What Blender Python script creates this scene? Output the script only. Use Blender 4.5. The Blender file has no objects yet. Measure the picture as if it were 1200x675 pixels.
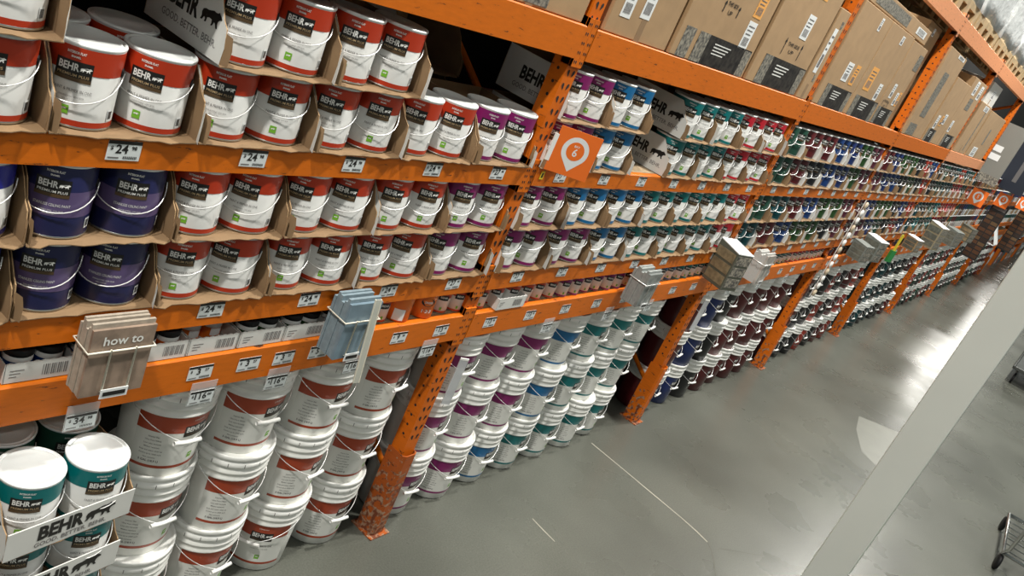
import bpy, math, random
from mathutils import Vector, Matrix
random.seed(7)
S = bpy.context.scene
COL = S.collection

# ------------------------------------------------------------------ camera
cam_d = bpy.data.cameras.new('camera'); cam = bpy.data.objects.new('camera', cam_d); COL.objects.link(cam)
cam_d.sensor_width = 36; cam_d.lens = 29.78; cam_d.clip_start = .02; cam_d.clip_end = 200
_r = Vector((0.586, -0.715, 0.381)); _u = Vector((0.074, 0.515, 0.854))
_r.normalize(); _b = _r.cross(_u).normalized(); _u = _b.cross(_r)
cam.matrix_world = Matrix(((_r.x, _u.x, _b.x, 0), (_r.y, _u.y, _b.y, -1.7), (_r.z, _u.z, _b.z, 2.57), (0, 0, 0, 1)))
S.camera = cam
S.view_settings.view_transform = 'Standard'; S.view_settings.look = 'None'
S.view_settings.gamma = 1; S.view_settings.use_curve_mapping = False
S.view_settings.exposure = 0.08

# ------------------------------------------------------------------ light
W = bpy.data.worlds.new('world'); S.world = W; W.use_nodes = True
W.node_tree.nodes['Background'].inputs[0].default_value = (.80, .90, .86, 1)
W.node_tree.nodes['Background'].inputs[1].default_value = .19
def lamp(x, y, z, power, size=.45):
    d = bpy.data.lights.new('high_bay_lamp', 'AREA'); d.shape = 'DISK'; d.size = size; d.energy = power
    d.color = (1, .97, .90)
    o = bpy.data.objects.new('high_bay_lamp', d); COL.objects.link(o); o.location = (x, y, z)
for k in range(-1, 3):
    lamp(4.6 + 6 * k, -1.25, 7.2, 450, .35)
for k in range(-1, 4):
    lamp(3.0 + 7 * k, -5.6, 7.2, 75, .8)
lamp(38.5, .9, 6.6, 750, 1.0)
lamp(52, .9, 6.6, 650, 1.2)

# ------------------------------------------------------------------ materials
MATS = {}
def mat(name, col, rough=.5, metal=0, noise=0, scale=20, bump=0, col2=None, spec=.5, emit=None, alpha=1, coat=0, hi=None):
    if name in MATS: return MATS[name]
    m = bpy.data.materials.new(name); m.use_nodes = True; nt = m.node_tree; b = nt.nodes['Principled BSDF']
    b.inputs['Base Color'].default_value = (*col, 1); b.inputs['Roughness'].default_value = rough
    b.inputs['Metallic'].default_value = metal; b.inputs['Specular IOR Level'].default_value = spec
    b.inputs['Coat Weight'].default_value = coat
    if alpha < 1: b.inputs['Alpha'].default_value = alpha
    if noise or bump:
        tc = nt.nodes.new('ShaderNodeTexCoord'); n = nt.nodes.new('ShaderNodeTexNoise')
        n.inputs['Scale'].default_value = scale; n.inputs['Detail'].default_value = 5
        nt.links.new(tc.outputs['Object'], n.inputs['Vector'])
        if noise:
            rp = nt.nodes.new('ShaderNodeValToRGB'); c2 = col2 or tuple(c * (1 - noise) for c in col)
            rp.color_ramp.elements[0].position = .35; rp.color_ramp.elements[1].position = .65 if hi is None else hi
            rp.color_ramp.elements[0].color = (*c2, 1); rp.color_ramp.elements[1].color = (*col, 1)
            nt.links.new(n.outputs['Fac'], rp.inputs['Fac']); nt.links.new(rp.outputs['Color'], b.inputs['Base Color'])
        if bump:
            bp = nt.nodes.new('ShaderNodeBump'); bp.inputs['Strength'].default_value = bump; bp.inputs['Distance'].default_value = .01
            nt.links.new(n.outputs['Fac'], bp.inputs['Height']); nt.links.new(bp.outputs['Normal'], b.inputs['Normal'])
    MATS[name] = m; return m
M_ORANGE = None
def orange_mat(name, base, scuff=(.05, .02, .01), lo=.345, rust=False, low=False):
    m = bpy.data.materials.new(name); m.use_nodes = True; nt = m.node_tree; b = nt.nodes['Principled BSDF']; L = nt.links.new
    b.inputs['Roughness'].default_value = .48; b.inputs['Specular IOR Level'].default_value = .3
    tc = nt.nodes.new('ShaderNodeTexCoord'); mp = nt.nodes.new('ShaderNodeMapping'); mp.inputs['Scale'].default_value = (3, 3, 14)
    L(tc.outputs['Object'], mp.inputs['Vector'])
    n = nt.nodes.new('ShaderNodeTexNoise'); n.inputs['Scale'].default_value = 5; n.inputs['Detail'].default_value = 8; n.inputs['Roughness'].default_value = .65
    L(mp.outputs[0], n.inputs['Vector'])
    rp = nt.nodes.new('ShaderNodeValToRGB'); rp.color_ramp.elements[0].position = lo; rp.color_ramp.elements[0].color = (*scuff, 1)
    rp.color_ramp.elements[1].position = lo + .035; rp.color_ramp.elements[1].color = (*base, 1)
    e = rp.color_ramp.elements.new(.62); e.color = (*[min(1, c * 1.12) for c in base], 1)
    L(n.outputs['Fac'], rp.inputs['Fac'])
    out = rp.outputs['Color']
    if rust:   # chipped paint and dirt near the floor
        n2 = nt.nodes.new('ShaderNodeTexNoise'); n2.inputs['Scale'].default_value = 38; n2.inputs['Detail'].default_value = 6
        L(tc.outputs['Object'], n2.inputs['Vector'])
        sx = nt.nodes.new('ShaderNodeSeparateXYZ'); L(tc.outputs['Object'], sx.inputs[0])
        mr = nt.nodes.new('ShaderNodeMapRange'); mr.inputs[1].default_value = .05; mr.inputs[2].default_value = .5; mr.inputs[3].default_value = .56 if low else .50; mr.inputs[4].default_value = .36 if low else .2
        L(sx.outputs['Z'], mr.inputs[0])
        lt = nt.nodes.new('ShaderNodeMath'); lt.operation = 'LESS_THAN'; L(n2.outputs['Fac'], lt.inputs[0]); L(mr.outputs[0], lt.inputs[1])
        n3 = nt.nodes.new('ShaderNodeTexNoise'); n3.inputs['Scale'].default_value = 42; L(tc.outputs['Object'], n3.inputs['Vector'])
        r3 = nt.nodes.new('ShaderNodeValToRGB'); r3.color_ramp.elements[0].position = .42; r3.color_ramp.elements[1].position = .6
        r3.color_ramp.elements[0].color = (.16, .045, .02, 1); r3.color_ramp.elements[1].color = (.36, .22, .14, 1)
        L(n3.outputs['Fac'], r3.inputs['Fac'])
        mx = nt.nodes.new('ShaderNodeMix'); mx.data_type = 'RGBA'
        L(lt.outputs[0], mx.inputs['Factor']); L(out, mx.inputs[6]); L(r3.outputs[0], mx.inputs[7]); out = mx.outputs[2]
    L(out, b.inputs['Base Color'])
    MATS[name] = m; return m
M_ORANGE = orange_mat('orange_paint', (.57, .130, .004))
M_ORANGE_F = orange_mat('worn_orange_paint', (.57, .122, .004), rust=True)
M_ORANGE_W = orange_mat('very_worn_orange_paint', (.34, .075, .012), rust=True, low=True)
M_GLARE = orange_mat('orange_paint_glare', (.72, .30, .14))  # glare on the upper and far beams, painted in as paler orange
M_HOLE = mat('punched_hole', (.02, .012, .01), .9)
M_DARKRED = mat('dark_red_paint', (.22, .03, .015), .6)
M_WHITE = mat('white_plastic', (.88, .88, .85), .38)
M_PAILW = mat('pail_plastic', (.84, .84, .80), .35, noise=.06, scale=14)
M_LABEL = mat('label_paper', (.72, .72, .70), .42)
M_PLAB = mat('pail_label_paper', (.74, .74, .70), .45)
M_SILVER = mat('tin_metal', (.62, .62, .60), .30, 1)
M_LID = mat('lid_metal', (.82, .85, .84), .38, .12, bump=.05, scale=60)
M_WIRE = mat('wire_metal', (.88, .88, .87), .30, .45)
M_PLATE = mat('black_print', (.012, .011, .010), .4)
M_GOLD = mat('gold_print', (.085, .05, .022), .45)
M_GOLDT = mat('gold_lettering', (.42, .30, .16), .45)
M_TXTW = mat('white_print', (.78, .78, .75), .45)
M_TXTG = mat('grey_print', (.17, .16, .16), .5)
M_GREEN = mat('green_print', (.17, .42, .03), .45)
M_BLACK = mat('black_plastic', (.008, .008, .009), .55, spec=.25)
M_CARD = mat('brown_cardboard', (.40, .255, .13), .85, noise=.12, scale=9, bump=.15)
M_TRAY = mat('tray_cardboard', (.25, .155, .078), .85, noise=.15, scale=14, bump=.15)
M_CARD2 = mat('dark_brown_cardboard', (.28, .175, .09), .85, noise=.15, scale=9, bump=.15)
M_CARDW = mat('white_cardboard', (.66, .66, .63), .7, noise=.05, scale=15)
M_PAPER = mat('white_paper', (.78, .80, .80), .6)
M_TAGP = mat('price_tag_paper', (.68, .72, .72), .5)
M_STICKO = mat('orange_sticker', (.80, .38, .09), .6)
M_PRINTD = mat('dark_carton_print', (.012, .011, .011), .7, spec=.15, noise=1, scale=30, col2=(.045, .04, .035))
M_PRINTG = mat('photo_carton_print', (.35, .32, .26), .45, noise=1, scale=60, col2=(.05, .05, .05))
M_WOOD = mat('pallet_wood', (.46, .33, .17), .8, noise=.3, scale=12)
M_DECK = mat('particle_board', (.42, .31, .19), .85, noise=.25, scale=50)
M_DARK = mat('dark_back', (.03, .028, .025), .9)
M_CREAM = mat('cream_wire', (.78, .74, .62), .45)
PAINT = {'red': (.43, .034, .009), 'rust': (.34, .045, .012), 'ink': (.012, .014, .065), 'purple': (.20, .008, .11), 'blue': (.006, .13, .32), 'teal': (.0, .15, .155), 'crimson': (.47, .012, .025),
         'royal': (.006, .035, .15), 'forest': (.012, .055, .035), 'maroon': (.085, .008, .010), 'navy': (.010, .025, .12), 'black': (.010, .010, .012),
         'green': (.018, .06, .012), 'plum': (.09, .015, .03), 'violet': (.10, .07, .17), 'cobalt': (.008, .012, .24), 'darkteal': (.0, .045, .055), 'brick': (.33, .03, .015), 'orange': (.72, .16, .015),
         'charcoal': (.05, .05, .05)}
def pm(c): return mat(c + '_label', PAINT[c], .33)

# ------------------------------------------------------------------ mesh helpers
class MB:
    def __init__(s): s.v = []; s.f = []; s.m = []; s.mats = []; s.sm = []
    def mi(s, m):
        if m not in s.mats: s.mats.append(m)
        return s.mats.index(m)
    def add(s, vs, fs, m, smooth=False):
        o = len(s.v); s.v += [tuple(v) for v in vs]; i = s.mi(m)
        for f in fs: s.f.append(tuple(k + o for k in f)); s.m.append(i); s.sm.append(smooth)
    def box(s, x0, x1, y0, y1, z0, z1, m):
        v = [(x, y, z) for z in (z0, z1) for y in (y0, y1) for x in (x0, x1)]
        s.add(v, [(0, 2, 3, 1), (4, 5, 7, 6), (0, 1, 5, 4), (2, 6, 7, 3), (0, 4, 6, 2), (1, 3, 7, 5)], m)
    def lathe(s, prof, m, n=32, cx=0, cy=0, capb=True, capt=False, smooth=True):
        vs = []; fs = []
        for r, z in prof:
            for k in range(n):
                a = 2 * math.pi * k / n; vs.append((cx + r * math.cos(a), cy + r * math.sin(a), z))
        for i in range(len(prof) - 1):
            for k in range(n):
                k2 = (k + 1) % n; fs.append((i * n + k, i * n + k2, (i + 1) * n + k2, (i + 1) * n + k))
        s.add(vs, fs, m, smooth)
        o = len(s.v) - len(vs); i = s.mi(m)
        if capb: s.f.append(tuple(o + k for k in reversed(range(n)))); s.m.append(i); s.sm.append(False)
        if capt: s.f.append(tuple(o + (len(prof) - 1) * n + k for k in range(n))); s.m.append(i); s.sm.append(False)
    def tube(s, pts, r, m, n=6, closed=False):
        pts = [Vector(p) for p in pts]; vs = []; fs = []; N = len(pts); up = Vector((0, 0, 1))
        for i, p in enumerate(pts):
            a = pts[(i - 1) % N] if (i > 0 or closed) else p; b = pts[(i + 1) % N] if (i < N - 1 or closed) else p
            t = (b - a).normalized(); q = up if abs(t.z) < .95 else Vector((1, 0, 0))
            x = t.cross(q).normalized(); y = t.cross(x)
            for k in range(n):
                g = 2 * math.pi * k / n; vs.append(p + x * (r * math.cos(g)) + y * (r * math.sin(g)))
        for i in range(N if closed else N - 1):
            j = (i + 1) % N
            for k in range(n): fs.append((i * n + k, i * n + (k + 1) % n, j * n + (k + 1) % n, j * n + k))
        if not closed: fs.append(tuple(range(n))); fs.append(tuple((N - 1) * n + k for k in reversed(range(n))))
        s.add(vs, fs, m, True)
    def patch(s, a0, a1, z0, z1, rf, m, n=12, smooth=True):      # curved label patch, angle 0 faces -y
        vs = []; fs = []
        for i in range(n + 1):
            a = a0 + (a1 - a0) * i / n
            for z in (z0, z1): r = rf(z); vs.append((r * math.sin(a), -r * math.cos(a), z))
        for i in range(n): fs.append((2 * i, 2 * i + 2, 2 * i + 3, 2 * i + 1))
        s.add(vs, fs, m, smooth)
    def flat2d(s, sh, m, fn):                                    # place 2D shape by fn(x,y)->3D
        vs, fs = sh; s.add([fn(x, y) for x, y in vs], fs, m)
    def mesh(s, name):
        me = bpy.data.meshes.new(name); me.from_pydata(s.v, [], s.f)
        for m in s.mats: me.materials.append(m)
        me.polygons.foreach_set('material_index', s.m); me.polygons.foreach_set('use_smooth', s.sm); me.update()
        return me
    def obj(s, name, parent=None, loc=(0, 0, 0), rz=0):
        o = bpy.data.objects.new(name, s.mesh(name)); COL.objects.link(o); o.location = loc; o.rotation_euler.z = rz
        if parent: o.parent = parent
        return o
def bevel(o, w=.003, seg=2):
    b = o.modifiers.new('bevel', 'BEVEL'); b.width = w; b.segments = seg; b.limit_method = 'ANGLE'; return o
def thing(name, label, cat, loc=(0, 0, 0), rz=0, group=None):
    o = bpy.data.objects.new(name, None); COL.objects.link(o); o.location = loc; o.rotation_euler = (0, 0, rz); o.empty_display_size = .05
    return tag(o, label, cat, group)
def tag(o, label, cat, group=None):
    o['label'] = label; o['category'] = cat
    if group: o['group'] = group
    return o
def struct(o): o['kind'] = 'structure'; return o
def dup(src, loc, rz, label, group=None, base=None):
    r = src.copy(); COL.objects.link(r); r.location = loc; r.rotation_euler = (0, 0, rz); r['label'] = label
    if group: r['group'] = group
    for c in src.children:
        k = c.copy(); COL.objects.link(k); k.parent = r
        for g in c.children:
            d = g.copy(); COL.objects.link(d); d.parent = k
    return r
_TXT = {}
def text2d(t, size, bold=0.0, width=None):
    key = (t, size, bold, width)
    if key in _TXT: return _TXT[key]
    c = bpy.data.curves.new('t', 'FONT'); c.body = t; c.size = size; c.offset = bold; c.align_x = 'CENTER'; c.align_y = 'CENTER'; c.resolution_u = 2
    o = bpy.data.objects.new('t', c); COL.objects.link(o)
    dg = bpy.context.evaluated_depsgraph_get(); dg.update(); e = o.evaluated_get(dg); me = e.to_mesh()
    vs = [(v.co.x, v.co.y) for v in me.vertices]; fs = [tuple(p.vertices) for p in me.polygons]; e.to_mesh_clear()
    bpy.data.objects.remove(o); bpy.data.curves.remove(c)
    if width:
        w = max(v[0] for v in vs) - min(v[0] for v in vs); k = width / w; vs = [(x * k, y) for x, y in vs]
    _TXT[key] = (vs, fs); return _TXT[key]
_BEAR = [(-.50, .02), (-.46, .12), (-.34, .17), (-.18, .17), (-.05, .20), (.08, .24), (.20, .22), (.30, .23), (.36, .28), (.40, .24), (.48, .20), (.56, .13),
         (.55, .09), (.44, .06), (.38, .00), (.36, -.10), (.42, -.21), (.33, -.22), (.26, -.10), (.20, -.08), (.14, -.20), (.05, -.22), (.08, -.14), (.06, -.04), (-.08, -.03), (-.18, -.06),
         (-.20, -.20), (-.30, -.22), (-.28, -.12), (-.34, -.08), (-.42, -.20), (-.52, -.21), (-.47, -.10), (-.49, -.02)]
def bear(size, cx=0, cy=0):
    from mathutils.geometry import tessellate_polygon
    vs = [(cx + x * size, cy + y * size) for x, y in _BEAR]
    return vs, [tuple(f) for f in tessellate_polygon([[Vector((x, y, 0)) for x, y in vs]])]
def shift(sh, dx, dy): return [(x + dx, y + dy) for x, y in sh[0]], sh[1]
def rect(x0, x1, y0, y1): return [(x0, y0), (x1, y0), (x1, y1), (x0, y1)], [(0, 1, 2, 3)]
ORD = ['first', 'second', 'third', 'fourth', 'fifth', 'sixth', 'seventh', 'eighth', 'ninth', 'tenth', 'eleventh', 'twelfth', 'thirteenth', 'fourteenth', 'fifteenth', 'sixteenth', 'seventeenth', 'eighteenth', 'nineteenth', 'twentieth', 'twenty-first', 'twenty-second', 'twenty-third', 'twenty-fourth']
BAYN = ['nearest', 'second', 'third', 'fourth', 'fifth', 'sixth', 'seventh', 'eighth']

# ------------------------------------------------------------------ setting
U = [.14, 2.68, 5.22, 7.73, 10.27, 13.03, 15.99, 18.84, 22.1]
RD = 1.07
def floor_mat():
    m = bpy.data.materials.new('polished_concrete'); m.use_nodes = True; nt = m.node_tree; L = nt.links.new; b = nt.nodes['Principled BSDF']
    tc = nt.nodes.new('ShaderNodeTexCoord')
    def nz(s, d=6): n = nt.nodes.new('ShaderNodeTexNoise'); n.inputs['Scale'].default_value = s; n.inputs['Detail'].default_value = d; L(tc.outputs['Object'], n.inputs['Vector']); return n
    a = nz(.9, 8); rp = nt.nodes.new('ShaderNodeValToRGB'); e = rp.color_ramp.elements
    e[0].position = .32; e[0].color = (.078, .081, .068, 1); e[1].position = .68; e[1].color = (.130, .135, .115, 1)
    L(a.outputs['Fac'], rp.inputs['Fac'])
    c = nz(120, 3); r2 = nt.nodes.new('ShaderNodeValToRGB'); r2.color_ramp.elements[0].position = .3; r2.color_ramp.elements[1].position = .7
    r2.color_ramp.elements[0].color = (.82, .82, .82, 1); r2.color_ramp.elements[1].color = (1.1, 1.1, 1.1, 1); L(c.outputs['Fac'], r2.inputs['Fac'])
    mx = nt.nodes.new('ShaderNodeMix'); mx.data_type = 'RGBA'; mx.blend_type = 'MULTIPLY'; mx.inputs['Factor'].default_value = 1
    L(rp.outputs[0], mx.inputs[6]); L(r2.outputs[0], mx.inputs[7]); L(mx.outputs[2], b.inputs['Base Color']); b.inputs['Specular IOR Level'].default_value = .35
    d = nz(2.2, 6); mr = nt.nodes.new('ShaderNodeMapRange'); mr.inputs[1].default_value = .3; mr.inputs[2].default_value = .7; mr.inputs[3].default_value = .25; mr.inputs[4].default_value = .32
    L(d.outputs['Fac'], mr.inputs[0]); L(mr.outputs[0], b.inputs['Roughness'])
    bp = nt.nodes.new('ShaderNodeBump'); bp.inputs['Strength'].default_value = .07; bp.inputs['Distance'].default_value = .003; f = nz(9, 4); L(f.outputs['Fac'], bp.inputs['Height']); L(bp.outputs[0], b.inputs['Normal'])
    return m
M_FLOOR = floor_mat()
g = MB(); g.box(-4, 60, -9, 6, -.1, 0, M_FLOOR); struct(g.obj('floor'))
g = MB(); g.box(-3, 60, RD + .12, RD + .2, 0, 6.5, mat('backdrop_shade', (.006, .006, .006), .9)); struct(g.obj('added_backdrop'))  # added near-black backdrop, stands in for the shaded depth behind the rack
g = MB(); g.box(59, 59.2, -9, 6, 0, 9, mat('far_wall_paint', (.35, .35, .33), .8)); struct(g.obj('wall_far'))
def strip(name, pts, w, m, z=.0012):
    g = MB(); vs = []; fs = []
    for i, p in enumerate(pts):
        p = Vector(p); a = Vector(pts[max(0, i - 1)]); b = Vector(pts[min(len(pts) - 1, i + 1)]); t = (b - a).normalized(); n = Vector((-t.y, t.x))
        ww = w * (.6 + .8 * random.random()); vs += [(p.x + n.x * ww, p.y + n.y * ww, z), (p.x - n.x * ww, p.y - n.y * ww, z)]
    for i in range(len(pts) - 1): fs.append((2 * i, 2 * i + 1, 2 * i + 3, 2 * i + 2))
    g.add(vs, fs, m); return struct(g.obj(name))
M_CRACKL = mat('crack_filler', (.36, .34, .28), .7); M_CRACKD = mat('crack_dark', (.10, .10, .08), .8)
strip('trim_1', [(4.586, -.02), (4.575, -.3), (4.562, -.55), (4.553, -.74), (4.54, -.86), (4.52, -.95)], .005, M_CRACKL)
strip('trim_2', [(3.56, -.30), (3.548, -.39), (3.54, -.475)], .004, M_CRACKL)
strip('trim_3', [(4.52, -.95), (4.47, -1.0), (4.40, -1.05), (4.28, -1.12), (4.1, -1.2)], .003, M_CRACKD)
strip('trim_4', [(4.55, -1.02), (4.66, -1.1), (4.75, -1.17), (4.84, -1.23), (4.86, -1.36), (4.9, -1.5)], .002, M_CRACKD)
g = MB(); g.add([(8.12, -.905, .001), (8.36, -1.24, .001), (8.0, -1.38, .001), (7.24, -1.31, .001), (7.33, -1.15, .001), (7.75, -.98, .001)], [(0, 5, 4, 3, 2, 1)], mat('pale_concrete_patch', (.19, .195, .17), .35, noise=.1, scale=8)); struct(g.obj('trim_5'))

# white building column standing in the aisle
t = thing('building_column', 'smooth white square column rising across the right of the aisle', 'column', (3.56, -1.585, 0))
g = MB(); g.box(-.068, .068, -.068, .076, .012, 6, mat('white_column_paint', (.66, .68, .63), .5, noise=.05, scale=3)); bevel(g.obj('shaft', t), .006, 3)
g = MB(); g.box(-.10, .10, -.10, .10, 0, .012, mat('grey_steel', (.3, .3, .3), .4, .6)); g.obj('base_plate', t)

# ------------------------------------------------------------------ rack frames
def hole_shape(cx, cz, tilt, s=1):
    out = []
    for k in range(8):
        a = 2 * math.pi * k / 8; x = math.cos(a) * .0052 * s; z = math.sin(a) * .0062 * s
        if z < 0: x *= .62; z *= 2.0
        c, d = math.cos(tilt), math.sin(tilt); out.append((cx + x * c - z * d, cz + x * d + z * c))
    return out, [tuple(range(8))]
CW = .038  # half width of a column
def column_mesh(ztop, detail, mlow):
    g = MB(); g.box(-CW, CW, 0, .07, 0, ztop, M_ORANGE_F)
    z = .55; i = 0
    while z < ztop - .03:
        if detail > 0:
            for sx, tl in ((-.017, .35), (.017, -.35)): g.flat2d(hole_shape(sx, z, tl, 1.55), M_HOLE, lambda x, y: (x, -.0006, y))
        if detail > 0:   # round holes on the side face
            vs = [(.035 + .0065 * math.cos(a), z + .0065 * math.sin(a)) for a in [2 * math.pi * k / 10 for k in range(10)]]
            g.flat2d((vs, [tuple(reversed(range(10)))]), M_HOLE, lambda x, y: (-CW - .0006, x, y))
        z += .0508
    return g
def frame(i, x, ztop, label):
    t = thing('upright_frame', label, 'rack upright', (x, 0, 0), group='orange rack uprights')
    d = 2 if i < 4 else (1 if i < 7 else 0)
    bevel(column_mesh(ztop, d, None).obj('front_column', t, (0, .012, 0)), .004) if False else column_mesh(ztop, d, None).obj('front_column', t, (0, .012, 0))
    g = MB(); g.box(-CW, CW, 0, .07, 0, ztop, M_ORANGE); g.obj('rear_column', t, (0, RD - .07, 0))
    # column protector round the foot
    pr = MB(); h = .46
    vs = [(-.045, .09), (-.045, .0), (-.028, -.012), (.028, -.012), (.045, .0), (.045, .09)]
    P = [(a, b, z) for z in (0.006, h) for a, b in vs]
    P += [(a * .9, b * .9 if b > 0 else b + .006, z) for z in (0.006, h) for a, b in vs]
    F = [(k, k + 1, k + 7, k + 6) for k in range(5)] + [(12 + k + 1, 12 + k, 18 + k, 18 + k + 1) for k in range(5)] + [(6 + k, 7 + k, 19 + k, 18 + k) for k in range(5)]
    pr.add(P, F, M_ORANGE_W if i == 1 else M_ORANGE_F); pr.obj('column_guard', t)
    g = MB(); g.box(-.06, .06, -.03, .11, 0, .006, M_ORANGE_W); o = g.obj('foot_plate', t)
    for k in range(5):
        z0 = .3 + k * .75
        if z0 + .7 > ztop: break
        g = MB(); a, b = (.08, RD - .07) if k % 2 == 0 else (RD - .07, .08)
        g.tube([(0, a, z0), (0, b, z0 + .62)], .018, M_DARKRED if False else M_ORANGE, 4); g.obj('brace', t)
    return t
frame_names = ['orange rack upright at the far left end of the shelves', 'orange upright with the numbered pin sign and badly scraped foot', 'orange upright between the white pails and the dark pails',
  'orange upright with a strip of white packets hanging beside it', 'orange upright, fourth along from the pin sign toward the far end', 'orange upright beside the tall grey hanging panel', 'orange upright behind the second hanging panel down the aisle',
  'orange upright second from the far end of the run', 'last orange upright at the far end of the pail run']
for i, x in enumerate(U): frame(i, x, 3.39 if i < 6 else 3.0, frame_names[i])

LV = {'A': (2.28, 2.40), 'B': (1.773, 1.85), 'C': (1.298, 1.383), 'D': (1.066, 1.185), 'E': (3.27, 3.39)}
LVN = {'A': 'under the brown cartons', 'B': 'under the top shelf of cans', 'C': 'under the middle shelf of cans', 'D': 'above the pails', 'E': 'at the top under the pallets'}
def beam(i, lv):
    x0, x1 = U[i] + CW, U[i + 1] - CW; z0, z1 = LV[lv]
    m = M_GLARE if (lv == 'E' or (lv == 'A' and i >= 4)) else M_ORANGE
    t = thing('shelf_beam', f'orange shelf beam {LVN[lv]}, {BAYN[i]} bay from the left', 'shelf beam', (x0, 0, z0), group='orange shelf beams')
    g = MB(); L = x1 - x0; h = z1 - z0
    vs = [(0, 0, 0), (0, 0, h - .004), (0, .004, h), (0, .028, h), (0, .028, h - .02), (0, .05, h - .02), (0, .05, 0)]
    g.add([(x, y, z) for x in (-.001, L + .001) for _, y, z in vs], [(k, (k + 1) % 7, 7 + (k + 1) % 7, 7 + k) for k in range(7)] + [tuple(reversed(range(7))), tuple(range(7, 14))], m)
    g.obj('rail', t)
    for s, xx in ((0, -CW), (1, L)):
        g = MB(); a, b = (xx + .001, xx + CW) if s == 0 else (xx, xx + CW - .001)
        zl, zh = -.03, h + .03
        g.box(a, b, .002, .010, zl, zh, m); g.box(b - .004 if s == 0 else a, b if s == 0 else a + .004, .002, .05, zl, zh, m)
        if i < 5:
            for q in range(5):
                for w in (-.006, .006):
                    g.flat2d(hole_shape((a + b) / 2 + w, zl + .02 + q * (zh - zl - .04) / 4, .3, .75), M_HOLE, lambda x, y: (x, .0014, y))
        g.obj('connector', t)
for i in range(8):
    for lv in 'ABCDE':
        if lv == 'A' and i >= 5: continue
        if lv == 'E' and (i >= 5): continue
        beam(i, lv)
        if lv != 'E':
            g = MB(); z0, z1 = LV[lv]; g.box(0, U[i + 1] - U[i] - .09, .032, RD - .1, -.016, .001, M_DECK)
            tag(g.obj('shelf_deck', None, (U[i] + .045, 0, z1 - .001)), f'particle board shelf deck lying {LVN[lv].replace("under the","beneath the")}, {BAYN[i]} bay', 'shelf board', 'particle board decks')
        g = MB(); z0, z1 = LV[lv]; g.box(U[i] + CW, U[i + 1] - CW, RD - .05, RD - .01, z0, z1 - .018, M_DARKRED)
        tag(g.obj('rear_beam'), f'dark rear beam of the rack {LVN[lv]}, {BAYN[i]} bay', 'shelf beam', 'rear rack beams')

# ------------------------------------------------------------------ paint cans
CH = .186; CR = .0800
def can_body(kind, hi, seed):
    """kind: (band colour, style) ; hi: level of detail"""
    band, style = kind; g = MB(); n = 40 if hi == 2 else 20; R = lambda z: CR + .0006; pc = pm(band)
    base = pm('black') if style == 'dark' else M_SILVER
    g.lathe([(CR - .004, 0), (CR + .0012, .001), (CR + .0012, .004), (CR, .006)], M_SILVER, n)
    g.lathe([(CR, .006), (CR, CH - .009), (CR - .001, CH - .007)], pc if style != 'white' else M_LABEL, n, capb=False)
    if style == 'white':
        n2 = 40 if hi == 2 else 20
        g.patch(0, 2 * math.pi, CH * .66, CH - .009, R, pc, n2); g.patch(0, 2 * math.pi, .006, .019, R, pc, n2)
    elif style == 'ceiling':
        g.patch(0, 2 * math.pi, CH * .30, CH * .64, R, pm('violet'), 40)
    R2 = lambda z: CR + .0011; R3 = CR + .0016
    w = .036
    if hi:
        g.patch(-w / CR, w / CR, CH * .555, CH * .79, R2, M_PLATE, 6); g.patch(-w / CR, w / CR, CH * .555, CH * .60, lambda z: R3 - .0001, M_GOLD, 6)
        def put(sh, m, dx, z): g.flat2d(sh, m, lambda x, y: ((R3) * math.sin((x + dx) / CR), -(R3) * math.cos((x + dx) / CR), z + y))
        put(text2d('BEHR', .022, .0006, .040), M_TXTW, -.011, CH * .715); put(bear(.021), M_TXTW, .0225, CH * .712)
        put(text2d('PREMIUM PLUS', .0085, .0001, .062), M_TXTW if style != 'white' else M_GOLDT, 0, CH * .625)
        tg = M_TXTG if style == 'white' else M_TXTW
        if hi == 2:
            put(text2d('PAINT & PRIMER IN ONE' if style == 'white' else 'STAINLESS CEILING PAINT', .0095, 0, .076), tg, .004, CH * .45)
            put(text2d('STAIN-BLOCKING · LOW ODOR', .0055, 0, .05), tg, .004, CH * .375)
            put(text2d('100% ACRYLIC', .0055, 0, .024), tg, .0, CH * .335)
            put(text2d('INTERIOR FLAT', .0075, .0002, .036), M_TXTW if style == 'white' else tg, .0, CH * .885)
            put(text2d('ENAMEL', .0055, .0002, .018), M_TXTW if style == 'white' else tg, .0, CH * .835)
        else:
            put(rect(-.034, .038, -.0012, .0012), tg, 0, CH * .45); put(rect(-.022, .028, -.0007, .0007), tg, 0, CH * .375)
        if style == 'white':
            put(rect(-.0085, .0085, -.0095, .0095), M_GREEN, -.004, CH * .215)
            if hi == 2: R3 += .0003; put(bear(.010), M_TXTW, -.004, CH * .225); R3 -= .0003
        if hi == 2: # bar code patch at the side
            a = 1.15; g.patch(a, a + .22, CH * .12, CH * .26, lambda z: R3 - .0003, M_PAPER, 3)
            for k in range(7): g.patch(a + .03 + k * .024, a + .042 + k * .024, CH * .14, CH * .24, lambda z: R3, M_PLATE, 1)
    # handle ears
    for s in (-1, 1):
        vs = []; nn = 10
        for q, rr in ((0, .011), (.0035, .010), (.0045, .006)):
            for k in range(nn):
                a = 2 * math.pi * k / nn; vs.append((s * (CR + q - .001), rr * math.cos(a), CH * .70 + rr * math.sin(a)))
        fs = [(j * nn + k, j * nn + (k + 1) % nn, (j + 1) * nn + (k + 1) % nn, (j + 1) * nn + k) for j in range(2) for k in range(nn)] + [tuple(2 * nn + k for k in range(nn))]
        g.add(vs, fs, M_BLACK)
    return g.mesh('body')
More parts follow.
